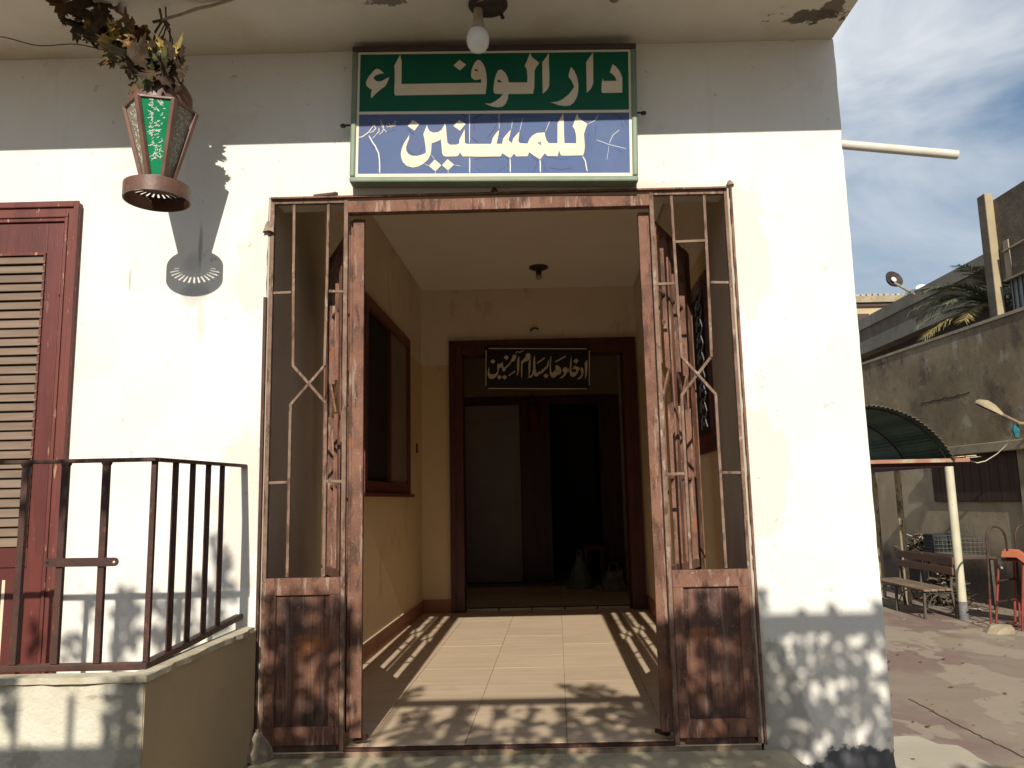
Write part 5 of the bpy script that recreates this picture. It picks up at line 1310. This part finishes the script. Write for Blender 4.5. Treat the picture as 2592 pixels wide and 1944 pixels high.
# ---------------------------------------------------------------- table with junk behind the bench
tab = thing('junk_table', 'low dark table against the yard wall loaded with crates behind the bench', 'table', (6.3, 8.1, GZ))
part('top', MB().box(6.05, 6.55, 7.25, 9.2, 0.245, 0.275), M_dim, tab)
for x in (6.08, 6.50):
    for y in (7.30, 8.2, 9.1):
        part('leg', MB().box(x - 0.02, x + 0.02, y - 0.02, y + 0.02, GZ, 0.245), M_bench_iron, tab)
M_crate = surf('black_plastic', (0.022, 0.026, 0.030), (0.03, 0.034, 0.038), 6, 0.45)
def crate(x0, x1, y0, y1, z0, h, mat, root, nx, nz, w):
    part('floor_panel', MB().box(x0, x1, y0, y1, z0, z0 + w), mat, root)
    for k in range(nz + 1):
        zz = z0 + w + (h - 2 * w) * k / nz
        part('hoop', MB().box(x0, x1, y0, y0 + w, zz, zz + w).box(x0, x1, y1 - w, y1, zz, zz + w).box(x0, x0 + w, y0 + w, y1 - w, zz, zz + w).box(x1 - w, x1, y0 + w, y1 - w, zz, zz + w), mat, root)
    m = MB()
    for i in range(nx + 1):
        f = i / nx
        xx, yy = x0 + (x1 - x0 - w) * f, y0 + (y1 - y0 - w) * f
        m.box(xx, xx + w, y0 - 0.001, y0 + w * 0.8, z0, z0 + h).box(xx, xx + w, y1 - w * 0.8, y1 + 0.001, z0, z0 + h)
        m.box(x0 - 0.001, x0 + w * 0.8, yy, yy + w, z0, z0 + h).box(x1 - w * 0.8, x1 + 0.001, yy, yy + w, z0, z0 + h)
    part('uprights', m, mat, root)
cr = thing('plastic_crate', 'black plastic crate standing on the junk table', 'crate', (6.3, 8.22, 0.276))
crate(6.12, 6.48, 8.08, 8.36, 0.277, 0.27, M_crate, cr, 7, 5, 0.016)
wb = thing('wire_basket', 'pale wire basket lying next to the black crate on the junk table', 'basket', (6.3, 7.65, 0.276))
crate(6.12, 6.48, 7.30, 8.05, 0.277, 0.25, surf('dull_wire', (0.13, 0.125, 0.11), None, 5, 0.5), wb, 6, 4, 0.004)
M_twig = surf('dry_twigs', (0.13, 0.095, 0.06), (0.07, 0.05, 0.035), 20, 0.9)
M_lit = surf('pale_litter', (0.55, 0.53, 0.48), (0.3, 0.28, 0.24), 20, 0.8)
def heap(name, label, cat, c, sx, sy, h, n, seed, mats):
    root = thing(name, label, cat, c)
    r = random.Random(seed)
    ms = [MB() for _ in mats]
    for i in range(n):
        u, v = r.gauss(0, 0.45), r.gauss(0, 0.45)
        zz = h * max(0.05, 1 - (u * u + v * v)) * r.random()
        p = Vector((c[0] + u * sx, c[1] + v * sy, c[2] + zz + 0.006))
        d = Vector((r.uniform(-1, 1), r.uniform(-1, 1), r.uniform(-0.3, 0.5))).normalized() * r.uniform(0.05, 0.16)
        e = p + d
        e.z = max(e.z, c[2] + 0.006)
        k = 0 if r.random() < 0.72 else r.randrange(len(mats))
        if r.random() < 0.6:
            ms[k].tube([p, p.lerp(e, 0.5) + Vector((0, 0, r.uniform(-0.01, 0.02))), e], 0.006, 4)
        else:
            w = d.orthogonal().normalized() * r.uniform(0.015, 0.04)
            ms[k].add([p - w, p + w, e + w * 0.3, e - w * 0.3], [(0, 1, 2, 3)])
    for mm, mt, nm in zip(ms, mats, ('twigs', 'litter', 'dead_leaves')):
        if mm.v:
            part(nm, mm, mt, root, kind='stuff')
    return root
heap('twig_heap', 'tangled heap of dry twigs on the junk table', 'heap', (6.28, 8.75, 0.277), 0.2, 0.32, 0.26, 420, 4, (M_twig, M_lit, M_leafs[0]))
heap('rubbish_heap', 'heap of dry branches and rubbish on the ground behind the bench', 'heap', (6.15, 7.9, GZ), 0.22, 0.55, 0.55, 520, 6, (M_twig, M_lit, M_leafs[0]))

# ---------------------------------------------------------------- playground slide
sld = thing('playground_slide', 'small orange playground slide with red tube legs and hoop handrails', 'slide', (5.8, 5.85, GZ))
def hoop(x0, x1, y0, y1, top):
    r = (x1 - x0) / 2
    pts = [(x0 - 0.06, y0, GZ), (x0 - 0.035, y0, -0.1), (x0, y0, top - r * 1.3)]
    for i in range(1, 13):
        a = math.pi - math.pi * i / 12
        f = i / 12
        pts.append((x0 + r + r * math.cos(a), y0 + (y1 - y0) * f, top - r * 1.3 + r * 1.3 * math.sin(a)))
    pts.append((x1, y1, 0.36))
    return pts
h1 = hoop(5.585, 5.845, 5.75, 5.80, 0.745)
part('handrail', MB().tube(h1[1:], 0.013, 8), M_grease, sld, smooth=True)
part('rail_leg', MB().tube(h1[:2], 0.013, 8), M_redpaint, sld, smooth=True)
h2 = hoop(6.10, 6.36, 6.03, 6.08, 0.745)
part('handrail', MB().tube(h2[1:], 0.013, 8), M_grease, sld, smooth=True)
part('rail_leg', MB().tube(h2[:2], 0.013, 8), M_redpaint, sld, smooth=True)
for x, y, tx in ((5.672, 5.90, 5.79), (5.80, 5.60, 5.90), (5.995, 6.05, 6.06), (6.25, 5.75, 6.25)):
    part('leg', MB().tube([(x, y, GZ), (tx, y, 0.33)], 0.0145, 8), M_redpaint, sld, smooth=True)
part('platform', MB().prism([(5.78, 5.86, 0.33), (5.90, 5.62, 0.33), (6.30, 5.78, 0.33), (6.12, 6.10, 0.33)], (0, 0, 0.03)), M_redpaint, sld, bevel=0.01)
part('step', MB().tube([(5.63, 5.76, -0.14), (6.05, 6.04, -0.14)], 0.012, 6).tube([(5.65, 5.77, 0.10), (6.08, 6.05, 0.10)], 0.012, 6), M_grease, sld)
part('ground_bar', MB().tube([(5.70, 5.88, -0.42), (6.0, 5.6, -0.42)], 0.014, 6).tube([(5.70, 5.88, -0.42), (6.0, 6.04, -0.42)], 0.014, 6), M_grease, sld)
ch = [(5.82, 5.86, 0.405), (5.95, 5.78, 0.40), (6.12, 5.66, 0.22), (6.38, 5.48, -0.06), (6.62, 5.32, -0.30), (6.80, 5.2, -0.36)]
m = MB()
for i, (x, y, z) in enumerate(ch):
    ax = Vector((0.56, 0.83, 0)) * 0.20
    c0 = Vector((x, y, z))
    up = Vector((0.015, 0.0, 0.055))
    m.v += [tuple(c0 - ax + up), tuple(c0 - ax), tuple(c0 + ax), tuple(c0 + ax + up), tuple(c0 + ax * 1.1 + up), tuple(c0 + ax * 1.1 - up * 0.2), tuple(c0 - ax * 1.1 - up * 0.2), tuple(c0 - ax * 1.1 + up)]
for i in range(len(ch) - 1):
    for j in range(8):
        a, b = i * 8 + j, i * 8 + (j + 1) % 8
        m.f.append((a, b, b + 8, a + 8))
m.f += [tuple(range(8))[::-1], tuple(range(len(m.v) - 8, len(m.v)))]
part('chute', m, M_orange, sld)
part('rag', MB().tube([(5.79, 5.86, 0.36), (5.775, 5.85, 0.30), (5.79, 5.85, 0.24)], [0.02, 0.03, 0.012], 6), M_lit, sld)
stone = thing('broken_kerb_stone', 'small rough broken stone lying by the foot of the slide', 'stone', (5.52, 5.55, GZ))
rs = random.Random(8)
m = MB().lathe((5.52, 5.55, GZ), [(0.17, 0.0), (0.16, 0.04), (0.11, 0.075), (0.05, 0.085), (0.0, 0.088)], 9)
m.v = [(x + rs.uniform(-0.02, 0.02), y + rs.uniform(-0.02, 0.02), zz + (rs.uniform(0, 0.015) if zz > GZ else 0)) for x, y, zz in m.v]
part('block', m, M_conc, stone)

# ---------------------------------------------------------------- wall lamp with hanging wire
wlamp = thing('cobra_lamp', 'old cream cobra head lamp on a bracket fixed to the yard wall', 'lamp', (6.8, 6.2, 2.0))
part('bracket', MB().tube([(6.82, 6.22, 2.0), (6.60, 6.24, 2.01), (6.478, 6.292, 2.027), (6.455, 6.60, 2.17)], 0.022, 8), surf('rusty_bracket', (0.33, 0.24, 0.15), (0.2, 0.13, 0.08), 12, 0.8), wlamp, smooth=True)
hd = [Vector((6.455, 6.58, 2.165)), Vector((6.448, 6.68, 2.225)), Vector((6.44, 6.80, 2.295)), Vector((6.432, 6.92, 2.355)), Vector((6.424, 7.03, 2.39)), Vector((6.42, 7.075, 2.395))]
wd = [0.025, 0.05, 0.085, 0.095, 0.07, 0.012]
m = MB()
for p, w in zip(hd, wd):
    for j in range(12):
        a = 2 * math.pi * j / 12
        zz = math.sin(a)
        m.v.append((p.x + w * 0.95 * math.cos(a), p.y, p.z + (w * 0.62 * zz if zz > 0 else w * 0.20 * zz)))
for i in range(len(hd) - 1):
    for j in range(12):
        a, b = i * 12 + j, i * 12 + (j + 1) % 12
        m.f.append((a, b, b + 12, a + 12))
m.f += [tuple(range(12))[::-1], tuple(range(60, 72))]
part('head', m, surf('cream_lamp_head', (0.44, 0.36, 0.22), (0.36, 0.29, 0.18), 8, 0.6), wlamp, smooth=True)
part('lens', MB().prism([(p.x + s * w * 0.8, p.y, p.z - w * 0.2 - 0.004) for p, w, s in
                         [(hd[1], wd[1], -1), (hd[2], wd[2], -1), (hd[3], wd[3], -1), (hd[4], wd[4], -1), (hd[4], wd[4], 1), (hd[3], wd[3], 1), (hd[2], wd[2], 1), (hd[1], wd[1], 1)]], (0, 0, -0.012)), M_dim, wlamp)
part('rag', MB().tube([(6.474, 6.36, 2.02), (6.47, 6.38, 1.94), (6.472, 6.375, 1.85)], [0.03, 0.045, 0.02], 7), surf('teal_rag', (0.04, 0.20, 0.25), (0.02, 0.12, 0.16), 20, 0.8), wlamp, label='teal rag tied below the lamp bracket')
lw = thing('lamp_cable', 'pale cable sagging from the wall lamp to the shelter beam', 'cable', (6.47, 6.35, 2.0))
part('strand', MB().tube([(6.474, 6.353, 2.0), (6.455, 6.56, 1.78), (6.40, 6.72, 1.66), (6.28, 6.80, 1.57), (6.12, 6.72, 1.545), (5.98, 6.62, 1.57), (5.86, 6.56, 1.606)], 0.006, 6), M_border, lw, smooth=True)

# ---------------------------------------------------------------- garden fence across the yard, behind the viewer, whose shadow falls on the gate
M_fence = surf('fence_iron', (0.06, 0.05, 0.045), None, 4, 0.6)
FY = -4.75
fence = thing('garden_fence', 'iron garden fence on a wall facing the gate', 'fence', (-1.0, FY, GZ))
part('base_wall', MB().box(-6, 3.6, FY - 0.12, FY + 0.12, GZ, 1.55), M_conc, fence)
part('top_rail', MB().box(-1.299, 2.0, FY - 0.03, FY + 0.03, 3.425, 3.495), M_fence, fence)
part('low_rail', MB().box(-6, 3.4, FY - 0.03, FY + 0.03, 2.48, 2.57), M_fence, fence)
x = -6.0
while x < 2.0:
    part('bar', MB().box(x - 0.012, x + 0.012, FY - 0.012, FY + 0.012, 1.55, 3.425 if x > -1.3 else 2.75), M_fence, fence)
    x += 0.195
for x in (-1.30, -0.55, 1.96):
    part('post', MB().box(x - 0.035, x + 0.035, FY - 0.035, FY + 0.035, 1.55, 3.46), M_fence, fence)
climb = thing('shade_creeper', 'unseen leafy creeper on the garden fence shaped to cast dappled shade', 'creeper', (-0.5, FY, 1.55))
rl = random.Random(12)
m = MB()
def leaf(c, sz):
    nr = Vector((rl.uniform(-0.6, 0.6), 1, rl.uniform(-0.6, 0.6))).normalized()
    u = nr.orthogonal().normalized()
    w = nr.cross(u)
    a = rl.uniform(0, 6.28)
    u, w = u * math.cos(a) + w * math.sin(a), w * math.cos(a) - u * math.sin(a)
    pts = [c + u * sz, c + u * sz * 0.45 + w * sz * 0.5, c - u * sz * 0.4 + w * sz * 0.45, c - u * sz * 0.8, c - u * sz * 0.4 - w * sz * 0.45, c + u * sz * 0.45 - w * sz * 0.5]
    m.add(pts, [(0, 1, 2, 3, 4, 5)])
def in_gap(x, z):
    for gx, gz, rx, rz in LEAF_GAPS:
        if ((x - gx) / (rx * 0.80 + 0.002)) ** 2 + ((z - gz) / (rz * 0.80 + 0.002)) ** 2 < 1:
            return True
    return False
for _ in range(26):                              # gaps added low down to let light spots through onto the step
    LEAF_GAPS.append((rl.uniform(-0.95, 1.2), rl.uniform(2.62, 2.90), rl.uniform(0.03, 0.08), rl.uniform(0.02, 0.04)))
for x0, x1, z0, z1 in LEAFY:
    z = z0
    while z < z1:
        x = x0
        while x < x1:
            px, pz = x + rl.uniform(-0.014, 0.014), z + rl.uniform(-0.014, 0.014)
            if not in_gap(px, pz):
                leaf(Vector((px, FY + rl.uniform(-0.06, 0.06), pz)), 0.038 * rl.uniform(0.8, 1.25))
            x += 0.030
        z += 0.030
for cx_, cz_, rx, rz in LEAF_CLUMPS:
    for _ in range(int(8 + rx * rz * 2600)):
        a, r = rl.uniform(0, 6.28), math.sqrt(rl.random())
        leaf(Vector((cx_ + rx * r * math.cos(a), FY + rl.uniform(-0.06, 0.06), cz_ + rz * r * math.sin(a))), 0.034 * rl.uniform(0.7, 1.3))
for _ in range(420):                             # a hedge beyond the end of the railing
    leaf(Vector((rl.uniform(2.0, 3.5), FY + rl.uniform(-0.2, 0.2), 2.98 - abs(rl.gauss(0, 0.2)))), 0.06)
part('foliage', m, surf('creeper_leaf', (0.07, 0.10, 0.03), (0.05, 0.08, 0.025), 8, 0.6), climb, kind='stuff')
part('stem', MB().tube([(-1.2, FY, 1.55), (-1.15, FY + 0.05, 2.3), (-1.05, FY, 3.0), (-0.7, FY + 0.03, 3.2)], 0.018, 6).tube([(1.2, FY, 1.55), (1.1, FY + 0.05, 2.4), (0.85, FY, 3.0), (0.4, FY + 0.03, 3.5)], 0.018, 6), M_stem, climb)

# ---------------------------------------------------------------- windblown litter on the yard
rq = random.Random(61)
lit_a, lit_b = MB(), MB()
for i in range(520):
    near_wall = rq.random() < 0.45
    y = rq.uniform(0.6, 9.5)
    x = wx(y) - abs(rq.gauss(0, 0.35)) - 0.03 if near_wall else rq.uniform(2.0, 6.6)
    z = GZ + 0.004
    sz = rq.uniform(0.008, 0.03)
    a = rq.uniform(0, 6.28)
    u, v = Vector((math.cos(a), math.sin(a), rq.uniform(-0.1, 0.3))) * sz, Vector((-math.sin(a), math.cos(a), rq.uniform(-0.1, 0.3))) * sz * 0.6
    c0 = Vector((x, y, z + 0.3 * sz))
    (lit_a if rq.random() < 0.7 else lit_b).add([c0 - u, c0 - v, c0 + u, c0 + v], [(0, 1, 2, 3)])
lt = thing('yard_litter', 'fallen leaves and paper scraps scattered over the yard paving', 'litter', (4.5, 5.0, GZ))
part('dead_leaves', lit_a, M_leafs[1], lt, kind='stuff')
part('paper_scraps', lit_b, M_conc, lt, kind='stuff')
